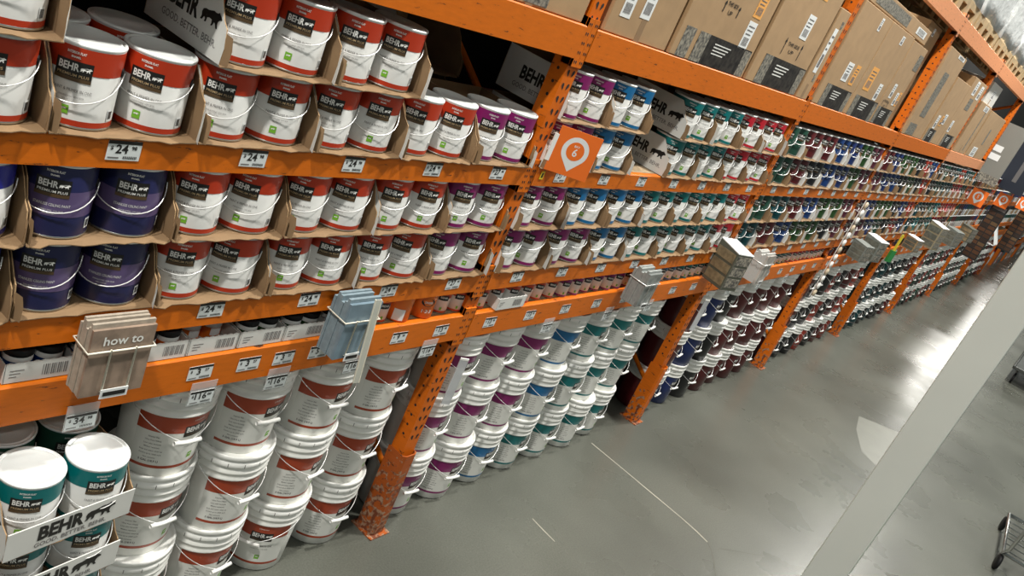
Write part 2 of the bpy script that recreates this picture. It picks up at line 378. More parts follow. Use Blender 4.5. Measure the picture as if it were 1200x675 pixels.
def can_lid(hi):
    g = MB(); n = 40 if hi == 2 else 20; r = CR
    g.lathe([(r - .001, CH - .009), (r + .0014, CH - .006), (r + .0018, CH - .003), (r + .0006, CH), (r - .003, CH), (r - .005, CH - .004), (r - .008, CH - .0045), (r - .010, CH - .001), (r - .013, CH - .001), (r - .015, CH - .003), (.001, CH - .003)], M_LID, n, capb=False, capt=True)
    return g.mesh('lid')
def can_bail(hi, drop):
    g = MB(); pts = []; n = 18 if hi == 2 else 10
    for k in range(n + 1):
        a = math.pi * k / n; d = math.sin(a); R = CR + .0055 + .004 * d
        pts.append((-R * math.cos(a), -R * d, CH * .70 - drop * d ** .8))
    g.tube(pts, 0.00145 if hi == 2 else .0026, M_WIRE, 6 if hi == 2 else 4); return g.mesh('bail')
LIDS = {h: can_lid(h) for h in (1, 2)}
BAILS = {h: [can_bail(h, d) for d in (.050, .062, .072)] for h in (1, 2)}
BODY = {}
CNAME = {('red', 'white'): 'red and white', ('purple', 'white'): 'purple and white', ('blue', 'white'): 'blue and white', ('teal', 'white'): 'teal and white', ('crimson', 'white'): 'crimson and white',
         ('cobalt', 'white'): 'royal blue and white', ('ink', 'ceiling'): 'violet and navy'}
NC = [0]; CANBASE = {}
def can(kind, x, y, z, rz, hi, label, group):
    key = (kind, hi)
    v = random.randrange(3)
    if key not in BODY: BODY[key] = can_body(kind, hi, 0)
    bk = (key, v)
    if bk not in CANBASE:
        t = thing('paint_can', label, 'paint can', (x, y, z), rz, group)
        for nm, me in (('body', BODY[key]), ('lid', LIDS[hi]), ('bail_handle', BAILS[hi][v])):
            o = bpy.data.objects.new(nm, me); COL.objects.link(o); o.parent = t
        CANBASE[bk] = t
    else: t = dup(CANBASE[bk], (x, y, z), rz, label, group)
    NC[0] += 1; return t
# open cardboard trays that hold two cans side by side
TW = .175; TH = .006
def tray_mesh(v, full=True, front=False):
    g = MB(); rnd = random.Random(v * 11 + 3); D = .172 if not full else .345
    # bottom sheet with a torn front lip
    lip = []; n = 14
    for k in range(n + 1): lip.append((-TW + 2 * TW * k / n, (-.003 - rnd.random() * .005) if front or rnd.random() < .75 else -.010 - rnd.random() * .010, -.001 - rnd.random() * .003))
    vs = [(p[0], p[1], p[2]) for p in lip] + [(-TW + 2 * TW * k / n, .0, .002) for k in range(n + 1)] + [(-TW + 2 * TW * k / n, D, .002) for k in range(n + 1)]
    fs = [(k, k + 1, n + 2 + k, n + 1 + k) for k in range(n)] + [(n + 1 + k, n + 2 + k, 2 * n + 3 + k, 2 * n + 2 + k) for k in range(n)]
    o = len(vs); vs2 = vs + [(a, b, c - .0022) for a, b, c in vs]
    fs2 = fs + [tuple(o + q for q in reversed(f)) for f in fs] + [(k + 1, k, o + k, o + k + 1) for k in range(n)]
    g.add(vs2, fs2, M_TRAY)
    for s in (-1, 1):   # side walls, low and torn in front, full height behind
        x0 = s * TW; hf = .072 + rnd.random() * .032; prof = [(.0, .0), (-.004, hf * .5), (.004, hf), (.018 + rnd.random() * .01, hf + .015), (.045, .140), (.07, .168), (D, .17), (D, 0)]
        th = .0028; nn = len(prof)
        vi = [(x0, a, b) for a, b in prof]; vo = [(x0 - s * th, a, b) for a, b in prof]
        from mathutils.geometry import tessellate_polygon
        tri = [tuple(f) for f in tessellate_polygon([[Vector((a, b, 0)) for a, b in prof]])]
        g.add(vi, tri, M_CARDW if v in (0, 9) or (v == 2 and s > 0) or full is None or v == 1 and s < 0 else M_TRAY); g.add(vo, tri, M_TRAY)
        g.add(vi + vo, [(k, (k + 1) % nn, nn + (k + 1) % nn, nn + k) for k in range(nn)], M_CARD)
        # torn front flap bent outward
        fw = .004 + rnd.random() * .012; fh = hf * (.75 + rnd.random() * .25)
        if not front and (s == 1 or v != 1):
            g.add([(x0 - s * .001, .0, .002), (x0 - s * (fw * .8), -.010 - fw, .002), (x0 - s * fw, -.010 - fw, fh * .55), (x0 - s * fw * .7, -.008 - fw * .8, fh * .95), (x0 - s * .001, .0, fh)], [(0, 1, 2, 3, 4)], M_CARD2 if (s < 0 or v % 2) else M_CARDW)
        # brand print on the side
        if s == -1 or True:
            def fn(x, y, q=s): return (q * (TW + .0006), .150 + (x if q > 0 else -x) * 1, y + .088)
            g.flat2d(text2d('BEHR', .068, .0028, .125), M_PLATE, lambda x, y: fn(x - .04, y)); g.flat2d(bear(.078), M_PLATE, lambda x, y: fn(x + .078, y))
            g.flat2d(text2d('GOOD. BETTER. BEHR.', .026, .0003, .24), M_TXTG, lambda x, y: fn(x, y - .052))
    if front:
        hh = .088
        g.box(-TW, TW, -.0065, -.003, -.001, hh, M_CARDW)
        def ff(x, y): return (x, -.0072, y + .052)
        g.flat2d(text2d('BEHR', .062, .0028, .125), M_PLATE, lambda x, y: ff(x - .035, y)); g.flat2d(bear(.08), M_PLATE, lambda x, y: ff(x + .075, y))
        g.flat2d(text2d('GOOD. BETTER. BEHR.', .020, .0003, .20), M_TXTG, lambda x, y: ff(x, y - .036))
    g.box(-TW, TW, D - .003, D, 0, .17, M_CARD)
    return g.mesh('cardboard_tray')
TRAYS = [tray_mesh(v) for v in range(4)]; TRAYF = tray_mesh(9, True, True)
def tray(x, y, z, label, front=False, v=None, rz=0):
    o = bpy.data.objects.new('cardboard_tray', TRAYF if front else TRAYS[random.randrange(4) if v is None else v]); COL.objects.link(o); o.location = (x, y, z); o.rotation_euler.z = rz
    return tag(o, label, 'carton tray', 'cut-open cardboard trays')
SHN = {'B': 'top', 'C': 'middle'}
PW = .354
BAYS = {0: [2.475 - PW * k for k in range(6)][::-1]}
BAYS[1] = [2.895 + .352 * k for k in range(7)]
for b in range(2, 8):
    w = U[b + 1] - U[b]; n = 7 if w < 2.8 else 8; s = (w - .09 - .35) / (n - 1)
    BAYS[b] = [U[b] + .045 + .175 + s * k for k in range(n)]
r_, p_, b_, t_, c_ = ('red', 'white'), ('purple', 'white'), ('blue', 'white'), ('teal', 'white'), ('crimson', 'white')
CL = ('ink', 'ceiling'); RW = ('cobalt', 'white'); N = None
def dk(c): return (c, 'dark')
for c, nm in (('forest', 'forest green'), ('maroon', 'maroon'), ('navy', 'navy blue'), ('black', 'black'), ('green', 'bottle green'), ('plum', 'plum'), ('darkteal', 'dark teal'), ('brick', 'brick red'), ('crimson', 'crimson'), ('royal', 'deep blue'), ('teal', 'teal')): CNAME[dk(c)] = nm
SEQ = {(0, 'B', 1): [r_, N, r_, r_, N, N], (0, 'B', 0): [r_, r_, r_, r_, r_, p_],
       (0, 'C', 1): [RW, CL, r_, r_, r_, p_], (0, 'C', 0): [RW, CL, r_, r_, r_, p_],
       (1, 'B', 1): [p_, b_, N, t_, t_, c_, c_], (1, 'B', 0): [p_, b_, N, t_, t_, c_, c_],
       (1, 'C', 1): [p_, b_, b_, t_, t_, t_, c_], (1, 'C', 0): [p_, p_, b_, t_, t_, t_, c_],
       (2, 'B', 1): ['forest', 'maroon', 'maroon', 'royal', 'navy', 'green', 'plum'], (2, 'B', 0): ['forest', 'maroon', 'black', 'royal', 'navy', 'green', 'plum'],
       (2, 'C', 1): ['forest', 'darkteal', 'maroon', 'royal', 'green', 'green', 'plum'], (2, 'C', 0): ['darkteal', 'maroon', 'royal', 'green', 'green', 'black', 'plum'],
       (3, 'B', 1): ['maroon', 'navy', 'green', 'green', 'black', 'brick', 'royal'], (3, 'B', 0): ['plum', 'navy', 'royal', 'black', 'green', 'black', 'brick'],
       (3, 'C', 1): ['maroon', 'navy', 'green', 'green', 'black', 'navy', 'brick'], (3, 'C', 0): ['maroon', 'plum', 'navy', 'forest', 'black', 'brick', 'navy'],
       (4, 'B', 1): ['black', 'forest', 'black', 'darkteal', 'brick', 'darkteal', 'forest', 'crimson'], (4, 'B', 0): ['black', 'forest', 'darkteal', 'darkteal', 'brick', 'crimson', 'forest', 'crimson'],
       (4, 'C', 1): ['darkteal', 'black', 'forest', 'teal', 'brick', 'crimson', 'brick', 'plum'], (4, 'C', 0): ['darkteal', 'teal', 'forest', 'teal', 'crimson', 'crimson', 'plum', 'brick']}
COUNT = {}
far = []
for b in range(8):
    for lv in 'BC':
        zs = LV[lv][1]
        for tier in (0, 1):
            seq = SEQ.get((b, lv, tier))
            if not seq: seq = [random.choice(['darkteal', 'black', 'forest', 'navy', 'maroon', 'black', 'forest', 'brick']) for _ in BAYS[b]]
            if lv == 'B' and b >= 6: seq = seq
            z = zs + .004 + tier * .197
            tn = 'upper' if tier else 'lower'
            ci = 0
            for k, x in enumerate(BAYS[b]):
                c = seq[k % len(seq)]
                if c is None: continue
                if isinstance(c, str): c = dk(c)
                if b >= 6: 
                    far.append((c, x, z)); continue
                if NC[0] >= 292:
                    far.append((c, x, z)); continue
                tray(x, .0, z - .0015, f'tray of {CNAME[c]} cans, {tn} tier, {SHN[lv]} shelf, {ORD[k]} in {BAYN[b]} bay', v=0 if (b, lv, tier, k) == (0, 'B', 1, 2) or (b, lv, k) == (1, 'B', 3) else None)
                for s in (-1, 1):
                    base = .62 if b == 0 else .74
                    rz = -(base + random.uniform(-.24, .24)); hi = 2 if b < 2 else 1
                    if b == 5 and not (lv == 'C' or True): continue
                    lab = f'{CNAME[c]} paint can, {tn} tier, {SHN[lv]} can shelf, {ORD[2 * k + (s > 0)]} along in {BAYN[b]} bay'
                    if NC[0] < 292 :
                        can(c, x + s * .0862, .087, z + .002, rz, hi, lab, f'cans on the {SHN[lv]} can shelf')
                    else: far.append((c, x + s * .0862, z))
# rear cans seen over the gap at the upper left
for q, (x, y) in enumerate(((BAYS[0][1] - .0862, .26), (BAYS[0][1] + .0862, .26))):
    can(r_, x, y, LV['B'][1] + .006, -.4, 2, f'red and white paint can in the {["left","right"][q]} rear of the tray below the gap', 'cans on the top can shelf')
# far cans as one mass
g = MB()
for c, x, z in far:
    for s in ((-1, 1) if len([1]) else ()):
        for q in ((s,) ):
            xx = x + q * .087 if True else x
            R = .08
            g.lathe([(R, z + .003), (R, z + .12), (R, z + .180)], pm(c[0]), 12, xx, .088, capb=False); g.lathe([(R + .001, z + .178), (R + .001, z + .187), (R - .006, z + .184)], M_LID, 12, xx, .088, capb=False, capt=True)
            g.tube([(xx + .085 * math.cos(a), .088 + .088 * math.sin(a), z + .13 + .055 * math.sin(a)) for a in [-math.pi * k / 6 for k in range(7)]], .002, M_WIRE, 3)
            g.box(xx - .089, xx - .087, .005, .30, z, z + .1, M_CARDW if random.random() < .4 else M_CARD)
o = tag(g.obj('distant_paint_cans'), 'mass of dark paint cans on the two can shelves at the far end', 'paint cans'); o['kind'] = 'stuff'

# folded printed cartons seen in the dark gaps
def carton_stack(x, y, z, n, what):
    for k in range(n):
        tray(x, y, z + .172 * k, f'{["lower","upper"][k]} printed carton tray in shadow {what}', v=k)
carton_stack(2.40, .42, LV['B'][1] + .003, 2, 'behind the purple cans of the top can shelf')
carton_stack(3.78, .40, LV['B'][1] + .003, 2, 'behind the gap of the top can shelf')

# ------------------------------------------------------------------ teal cans in printed trays, lower left
TZ = [.004 + .1905 * k for k in range(5)]
for k in range(5):
    nm = ['lowest', 'second lowest', 'middle', 'second highest', 'topmost'][k]
    tray(1.075, -.135, TZ[k], f'white printed tray of teal cans in the corner stack, {nm}', front=True, rz=.11)
    for s in (-1, 1):
        can(t_, 1.075 + s * .0865, -.045, TZ[k] + .003, -.35 + s * .12, 2, f'teal and white paint can, {["left","right"][s > 0]} in the {nm} printed tray, corner stack', 'teal cans in printed trays')
        if k > 2: can(dk('forest'), 1.075 + s * .0865, .125, TZ[k] + .003, -.3, 2, f'dark green paint can behind the {["left","right"][s > 0]} teal can of the {nm} printed tray', 'dark cans behind the teal ones')

# ------------------------------------------------------------------ five gallon pails
PH = .343
def pr(z): return .129 + .014 * min(z, .30) / .30
def pail_body(col, style, hi):
    g = MB(); n = 44 if hi else 20
    prof = [(.124, 0), (.129, .004), (pr(.15), .15), (pr(.25), .25)]
    mb_ = M_PAILW if style == 'white' else pm(col)
    g.lathe(prof, mb_, n)
    g.lathe([(pr(.245), .246), (.1500, .248), (.1515, .254), (.1465, .258), (.1465, .274), (.1510, .276), (.1525, .283), (.147, .287), (.147, .315)], M_PAILW, n, capb=False)
    R = lambda z: pr(z) + .0008; R2 = lambda z: pr(z) + .0013; R3 = lambda z: pr(z) + .0018
    A = 1.15
    if style == 'white':
        g.patch(-A, A, .038, .242, R, M_PLAB, 24); g.patch(-A, A, .180, .242, R2, pm(col), 24); g.patch(-A, A, .038, .049, R2, pm(col), 24)
    c0 = .30 if style == 'white' else .1
    def put(sh, m, s, z, RR=R3): g.flat2d(sh, m, lambda x, y: (RR(z + y) * math.sin((x + s) / .138), -RR(z + y) * math.cos((x + s) / .138), z + y))
    if hi or style != 'white':
        if hi:
            g.patch(c0 - .33, c0 + .33, .163, .205, lambda z: pr(z) + .0016, M_PLATE, 8)
            R4 = lambda z: pr(z) + .0021; sc = c0 * .138
            put(text2d('BEHR', .027, .0006, .052), M_TXTW, sc - .014, .189, R4); put(bear(.026), M_TXTW, sc + .030, .189, R4)
            put(text2d('PREMIUM PLUS', .010, .0001, .078), M_GOLD, sc, .170, R4)
            if style == 'white':
                put(text2d('INTERIOR FLAT', .008, 0, .04), M_TXTW, sc, .224, R4)
                put(text2d('PAINT & PRIMER IN ONE', .0115, .0001, .10), M_TXTG, sc + .005, .137, R4)
                put(text2d('STAIN-BLOCKING · LOW ODOR', .007, 0, .075), M_TXTG, sc + .005, .120, R4)
                put(rect(-.010, .010, -.011, .011), M_GREEN, sc + .008, .077, R2); put(bear(.012), M_TXTW, sc + .008, .080, R4)
                for q in range(8): put(text2d(['Interior Flat', 'Ultra Pure White', 'Low odor formula', 'Mildew resistant', 'Soap and water clean-up', 'Covers up to 2000 sq ft', 'Net contents', '5 GAL (18.9 L)'][q], .0075 if q < 7 else .011, .0001 if q < 7 else .0004), M_TXTG, -.095, .160 - q * .0135, R4)
        elif style != 'white':
            g.patch(c0 - .33, c0 + .33, .150, .205, lambda z: pr(z) + .0016, M_TXTG, 5)
            g.patch(-.7, .7, .05, .06, lambda z: pr(z) + .0016, M_TXTG, 6)
    for s in (-1, 1): g.lathe([(.012, 0), (.012, .008)], M_PAILW, 8, capb=True, capt=True) if False else None
    for s in (-1, 1): g.box(s * .146 - .006, s * .146 + .006, -.012, .012, .262, .290, M_PAILW)
    return g.mesh('body')
def pail_lid(hi):
    g = MB(); n = 44 if hi else 20
    g.lathe([(.1475, .306), (.1535, .307), (.1548, .312), (.1548, .326), (.1500, .329), (.1500, .334), (.1552, .336), (.1552, .350), (.1530, .354), (.1460, .354), (.1430, .347), (.136, .345), (.02, .345)], M_WHITE, n, capb=False, capt=True)
    if hi:
        for k in range(16):   # tear notches round the skirt
            a = 2 * math.pi * k / 16; g.box(-.0012, .0012, 0, 0, 0, 0, M_WHITE) if False else g.patch(a, a + .016, .309, .325, lambda z: .1554, M_TXTG, 1)
    return g.mesh('lid')
def pail_bail():
    g = MB(); pts = []; n = 20
    fz = lambda a: .283 - .128 * (1 - abs(a - math.pi / 2) / (math.pi / 2)) ** .85
    for k in range(n + 1):
        a = math.pi * k / n; d = math.sin(a); R = .152 + .006 * d
        pts.append((-R * math.cos(a), -R * d * .99, fz(a)))
    g.tube(pts, .0016, M_WIRE, 5); return g.mesh('bail_handle')
def pail_grip():
    g = MB(); pts = []
    for k in range(5): pts.append(((k - 2) * .024, -.161, .160 + .002 * abs(k - 2)))
    g.tube(pts, .0075, M_WHITE, 8); return g.mesh('grip')
PL = {h: pail_lid(h) for h in (0, 1)}; PB = pail_bail(); PG = pail_grip(); PBASE = {}
PN = {('rust', 'white'): 'red-banded white', ('purple', 'white'): 'purple-banded white', ('blue', 'white'): 'blue-banded white', ('teal', 'white'): 'teal-banded white'}
for c in PAINT: PN[(c, 'dark')] = {'maroon': 'maroon', 'navy': 'navy blue', 'black': 'black', 'brick': 'brick red', 'darkteal': 'dark teal', 'plum': 'plum', 'forest': 'forest green', 'charcoal': 'charcoal'}.get(c, c)
def pail(kind, x, y, z, rz, hi, label, group='stacked paint pails'):
    key = (kind, hi)
    if key not in PBASE:
        t = thing('paint_pail', label, 'paint pail', (x, y, z), rz, group)
        for nm, me in (('body', pail_body(kind[0], kind[1], hi)), ('lid', PL[hi]), ('bail_handle', PB)):
            o = bpy.data.objects.new(nm, me); COL.objects.link(o); o.parent = t
            if nm == 'bail_handle': q = bpy.data.objects.new('grip', PG); COL.objects.link(q); q.parent = o
        t.scale = (.945, .945, 1); PBASE[key] = t; return t
    return dup(PBASE[key], (x, y, z), rz, label, group)
PX = {0: [1.50, 1.808, 2.116, 2.424], 1: [2.878 + .294 * k for k in range(7)]}
for b in range(2, 8):
    n = int((U[b + 1] - U[b] - .14) / .305); PX[b] = [U[b] + .05 + .165 + .305 * k for k in range(n)]
PC = {0: ['rust'] * 4, 1: ['purple', 'purple', 'purple', 'blue', 'teal', 'teal', 'teal'],
      2: ['maroon', 'navy', 'black', 'maroon', 'maroon', 'maroon', 'maroon', 'maroon'], 3: ['maroon', 'black', 'black', 'brick', 'black', 'maroon', 'brick', 'black'],
      4: ['darkteal', 'black', 'darkteal', 'black', 'darkteal', 'black', 'black', 'maroon', 'black'], 5: ['maroon', 'brick', 'forest', 'black', 'brick', 'forest', 'maroon', 'brick', 'black']}
TN = ['bottom', 'middle', 'top']
for b in range(8):
    for k, x in enumerate(PX[b]):
        c = PC[b][k % 9] if b in PC else random.choice(['brick', 'forest', 'black', 'maroon'])
        st = 'white' if b < 2 else 'dark'
        for q in range(3):
            cc = c
            if b == 1 and k == 2 and q == 0: cc = 'blue'
            if b == 1 and k == 3 and q == 0: cc = 'teal'
            jx, jy = random.uniform(-.002, .002), random.uniform(-.012, .012)
            rz = random.uniform(-.16, .16) + (.05 if b == 0 else -.05)
            if (b, k, q) == (0, 2, 0): rz = -1.0
            if (b, k, q) == (0, 3, 0): rz = -.1
            pail((cc, st), x + jx, .165 + jy, .002 + q * PH, rz, 1 if b < 3 else 0, f'{PN[(cc, st)]} paint pail, {TN[q]} of the {ORD[k]} stack along the floor, {BAYN[b]} bay')
# grey pails in the shade behind the corner stack
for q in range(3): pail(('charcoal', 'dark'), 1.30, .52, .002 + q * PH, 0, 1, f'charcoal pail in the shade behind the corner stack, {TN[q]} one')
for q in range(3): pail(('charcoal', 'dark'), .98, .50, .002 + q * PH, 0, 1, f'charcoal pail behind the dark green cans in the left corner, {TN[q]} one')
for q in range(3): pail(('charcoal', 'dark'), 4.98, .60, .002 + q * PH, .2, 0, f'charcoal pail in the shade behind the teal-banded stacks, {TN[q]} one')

# ------------------------------------------------------------------ small cans, jars and their boxes on the lowest shelf
ZD = LV['D'][1] + .003
def quart(col, style='white', h=.102, r=.043):
    g = MB(); R = lambda z: r + .0005; n = 24
    g.lathe([(r - .002, 0), (r, .001), (r, h - .006), (r + .001, h - .003)], M_LABEL if style == 'white' else pm(col), n)
    if style == 'white': g.patch(0, 6.2832, h * .66, h - .007, R, pm(col), n); g.patch(0, 6.2832, .002, .010, R, pm(col), n)
    w = .5; R3 = r + .0012
    g.patch(-w, w, h * .56, h * .78, lambda z: r + .0009, M_PLATE, 5)
    g.flat2d(text2d('BEHR', .012, .0002, .03), M_TXTW, lambda x, y: (R3 * math.sin(x / r), -R3 * math.cos(x / r), h * .68 + y))
    if style == 'white': g.patch(-.1, .1, h * .14, h * .26, lambda z: r + .0009, M_GREEN, 2)
    me = g.mesh('body'); l = MB(); l.lathe([(r, h - .006), (r + .0015, h - .003), (r, h), (r - .003, h), (r - .005, h - .003), (.001, h - .003)], M_LID, n, capb=False, capt=True)
    return me, l.mesh('lid')
QB = {}
def put_quart(col, style, x, y, z, rz, label, h=.102, r=.043):
    key = (col, style, h)
    if key not in QB:
        a, l = quart(col, style, h, r); t = thing('small_paint_can', label, 'small paint can', (x, y, z), rz, 'small cans on the lowest shelf')
        for nm, me in (('body', a), ('lid', l)): o = bpy.data.objects.new(nm, me); COL.objects.link(o); o.parent = t
        QB[key] = t; return
    dup(QB[key], (x, y, z), rz, label)
# two orange primer cans + two red ones, nearest bay
def orange_can(x, rz, label):
    t = thing('primer_can', label, 'primer can', (x, .07, ZD), rz, 'orange primer cans')
    g = MB(); r = .056; h = .106; g.lathe([(r - .002, 0), (r, .001), (r, h - .006)], pm('orange'), 28)
    vs = [(.030 * math.cos(a) * 1, .017 * math.sin(a)) for a in [2 * math.pi * k / 16 for k in range(16)]]
    g.flat2d((vs, [tuple(range(16))]), M_PLATE, lambda x, y: ((r + .0008) * math.sin(x / r), -(r + .0008) * math.cos(x / r), h * .66 + y))
    R3 = r + .0014
    g.flat2d(text2d('ZINSSER', .012, .0003, .036), M_TXTW, lambda x, y: (R3 * math.sin(x / r), -R3 * math.cos(x / r), h * .66 + y))
    g.flat2d(text2d('1·2·3', .02, .0004, .04), M_TXTW, lambda x, y: (R3 * math.sin(x / r), -R3 * math.cos(x / r), h * .3 + y))
    g.patch(-1.9, -1.1, .006, h * .5, lambda z: r + .0006, M_PAPER, 6)
    g.obj('body', t); l = MB(); l.lathe([(r, h - .006), (r + .0015, h - .003), (r, h), (r - .004, h), (r - .006, h - .004), (.001, h - .004)], M_LID, 28, capb=False, capt=True); l.obj('lid', t)
orange_can(2.30, .9, 'orange primer can turned to show its white side patch, lowest shelf')
orange_can(2.43, -.35, 'orange primer can with black oval badge, left of the small red cans')
put_quart('red', 'white', 2.542, .075, ZD, -.5, 'small red and white can touching the orange primer can')
put_quart('red', 'white', 2.632, .07, ZD, -.4, 'small red and white can against the upright with the pin sign')
put_quart('red', 'white', 2.20, .075, ZD, -.2, 'small red and white can behind the blue leaflet holder')
QS = {1: ['red'] * 6 + ['purple'] * 8 + ['blue'] * 4 + ['teal'] * 5, 2: ['forest', 'forest', 'darkteal', 'darkteal', 'black', 'black', 'black', 'teal', 'teal', 'teal', 'teal', 'teal', 'teal', 'crimson', 'crimson', 'crimson', 'crimson', 'crimson', 'crimson', 'crimson', 'crimson', 'crimson'],
      3: ['navy', 'navy', 'maroon', 'maroon', 'black', 'black', 'black', 'forest', 'forest', 'forest', 'plum', 'plum', 'black', 'navy', 'navy', 'maroon', 'maroon', 'brick', 'brick', 'brick', 'black', 'black'],
      4: ['maroon', 'maroon', 'navy', 'navy', 'black', 'black', 'black', 'forest', 'forest', 'forest', 'plum', 'plum', 'black', 'navy', 'navy', 'maroon', 'maroon', 'brick', 'brick', 'brick', 'black', 'black', 'black', 'navy']}
for b, qs in QS.items():
    n = len(qs); w = U[b + 1] - U[b] - .2
    for k, c in enumerate(qs):
        x = U[b] + .10 + w * k / (n - 1)
        st = 'white' if c in ('red', 'purple', 'blue', 'teal', 'crimson') else 'dark'
        nm = c + ' and white' if st == 'white' else {'navy': 'navy blue', 'forest': 'forest green', 'darkteal': 'dark teal', 'brick': 'brick red'}.get(c, c)
        put_quart(c, st, x, .06 if (k // 2) % 2 else .068, ZD, -.55 + random.uniform(-.2, .2), f'small {nm} can, {ORD[k]} along the lowest shelf of the {BAYN[b]} bay')
def jar_box(x, w, h, label, name='jar_carton', tint=M_CARDW):
    t = MB(); d = .30
    n = 16; top = []
    for k in range(n + 1): top.append((-w / 2 + w * k / n, h + (.003 if k % 2 else 0)))
    vs = [(a, 0, b) for a, b in top] + [(a, 0, 0) for a, b in top]; t.add(vs + [(a, .003, b) for a, _, b in vs], [(k + 1, k, n + 1 + k, n + 2 + k) for k in range(n)] + [(2 * n + 2 + k, 2 * n + 3 + k, 3 * n + 4 + k, 3 * n + 3 + k) for k in range(n)] + [(k, k + 1, 2 * n + 3 + k, 2 * n + 2 + k) for k in range(n)], tint)
    t.box(-w / 2, w / 2, 0.003, d, 0, .002, tint)
    for s in (-1, 1): t.box(s * w / 2 - .0015, s * w / 2 + .0015, 0, d, 0, h, tint)
    # printed lines and bar code
    for q in range(3): t.box(-w / 2 + .012, -w / 2 + .045 - q * .008, -.0006, -.0003, h * .62 - q * .009, h * .62 - q * .009 + .0022, M_TXTG)
    for q in range(12): t.box(w * .05 + q * .0052, w * .05 + q * .0052 + (.0028 if q % 3 else .0014), -.0006, -.0003, h * .22, h * .80, M_TXTG)
    return tag(t.obj(name, None, (x, .012, ZD)), label, 'jar carton', 'white cartons of sample jars')
def jar(x, y, z, col, label, key={}):
    k = col
    if k not in key:
        t = thing('sample_jar', label, 'sample jar', (x, y, z), 0, 'sample jars in white cartons')
        g = MB(); g.lathe([(.030, 0), (.034, .003), (.034, .058), (.031, .062)], M_LABEL, 22); g.patch(0, 6.2832, .006, .046, lambda q: .0345, pm(col), 22); g.patch(-.5, .5, .02, .045, lambda q: .0348, M_PAPER, 5); g.obj('body', t)
        g = MB(); g.lathe([(.0325, .060), (.035, .061), (.0355, .078), (.034, .080), (.001, .080)], M_BLACK, 22, capb=False); g.obj('lid', t)
        key[k] = t; return
    dup(key[k], (x, y, z), 0, label)
jx = [(.985, 'royal', 'violet-labelled'), (1.15, 'royal', 'blue-labelled'), (1.31, 'orange', 'orange-labelled'), (1.478, 'orange', 'tall double-layer orange'), (1.65, 'green', 'green-labelled'), (1.82, 'green', 'green and plum'), (1.985, 'royal', 'violet and black')]
cn = ['left of the booklet holder', 'behind the booklet holder', 'right of the booklet holder', 'above the first price tag', 'third right of the booklet holder', 'fourth right of the booklet holder', 'behind the blue leaflets']
for i, (x, c, nm) in enumerate(jx):
    jar_box(x, .162, .055, f'white barcoded carton of sample jars standing {cn[i]}')
    for r in range(3):
        for s in (-1, 1):
            for lay in range(2 if i == 3 else 1):
                jar(x + s * .036, (.095 if i == 3 else .055) + r * .074, ZD + .003 + lay * .081, c, f'{"upper " if lay else ""}black-lidded jar, {["front","middle","rear"][r]} {["left","right"][s > 0]} in the carton {cn[i]}')
jar_box(2.95, .20, .055, 'white barcoded carton in front of the small red cans, second bay').location.y = -.003
# second layer of cartons behind
for i, (x, nm) in enumerate(((.985, 'left of'), (1.31, 'right of'))):
    o = jar_box(x, .162, .055, f'upper white carton set back on the jars {nm} the booklet holder'); o.location.z = ZD + .085; o.location.y = .13
# ------------------------------------------------------------------ price tags
def tag_mesh(txt, small=False):
    g = MB(); w, h = .040, .024
    g.box(-w, w, -.0012, 0, -h, h, M_TAGP); g.box(-w, w, -.0016, -.0012, h * .66, h, M_PLATE)
    g.flat2d(text2d(txt[0], .030, .0007), M_PLATE, lambda x, y: (x - .006, -.0018, y + .003)); g.flat2d(text2d(txt[1], .013, .0004), M_PLATE, lambda x, y: (x + .018 + .004 * len(txt[0]) * .6, -.0018, y + .007))
    g.flat2d(text2d('$', .013, .0003), M_PLATE, lambda x, y: (x - .030, -.0018, y + .006))
    g.flat2d(rect(-.036, -.010, -.019, -.016), M_TXTG, lambda x, y: (x, -.0018, y))
    for q in range(10): g.flat2d(rect(.0 + q * .0034, .0018 + q * .0034, -.020, -.013), M_PLATE, lambda x, y: (x, -.0018, y))
    return g.mesh('price_tag')
TM = {k: tag_mesh(v) for k, v in {'24': ('24', '98'), '27': ('27', '98'), '3': ('3', '27'), '5': ('5', '97'), '116': ('116', '00'), '34': ('34', '98'), '9': ('9', '98'), '13': ('13', '98'), '31': ('31', '98')}.items()}
def price(k, x, z, label, hang=False, y=-.0005):
    if hang:
        t = thing('hanging_price_tag', label, 'price tag', (x, y, z), 0, 'price tags hanging over the pails')
        o = bpy.data.objects.new('card', TM[k]); COL.objects.link(o); o.parent = t
        g = MB(); g.box(-.043, .043, .0, .0015, -.028, .055, mat('clear_sleeve', (.7, .72, .72), .15, alpha=.35)); g.obj('sleeve', t); return t
    o = bpy.data.objects.new('price_tag', TM[k]); COL.objects.link(o); o.location = (x, y, z); o.rotation_euler.y = random.uniform(-.03, .03)
    return tag(o, label, 'price tag', 'price tags on the shelf beams')
for b in range(6):
    for k, x in enumerate(BAYS[b]):
        price('24' if (b == 0 and k < 5) else '27' if b < 2 else '31', x + .0, 1.818, f'price tag on the beam under the top can shelf, {ORD[k]} in {BAYN[b]} bay')
        if (b, k) in ((0, 0), (0, 1)): continue
        price('24' if (b == 0 and k < 5) else '27' if b < 2 else '31', x + .01, 1.350, f'price tag on the beam under the middle can shelf, {ORD[k]} in {BAYN[b]} bay')
for k, x in enumerate((1.45, 1.62, 1.755, 1.90, 2.10, 2.29, 2.53)): price(['3', '3', '3', '5', '5', '9', '13'][k], x, 1.13, f'price tag on the beam above the red pails, {ORD[k]} from the left')
for b in (1, 2, 3, 4):
    for k in range(8): price('13', U[b] + .17 + k * .3, 1.128, f'price tag on the beam above the pails, {ORD[k]} in the {BAYN[b]} bay')
price('34', 1.11, 1.045, 'hanging price tag above the corner stack of teal cans', True, -.012)
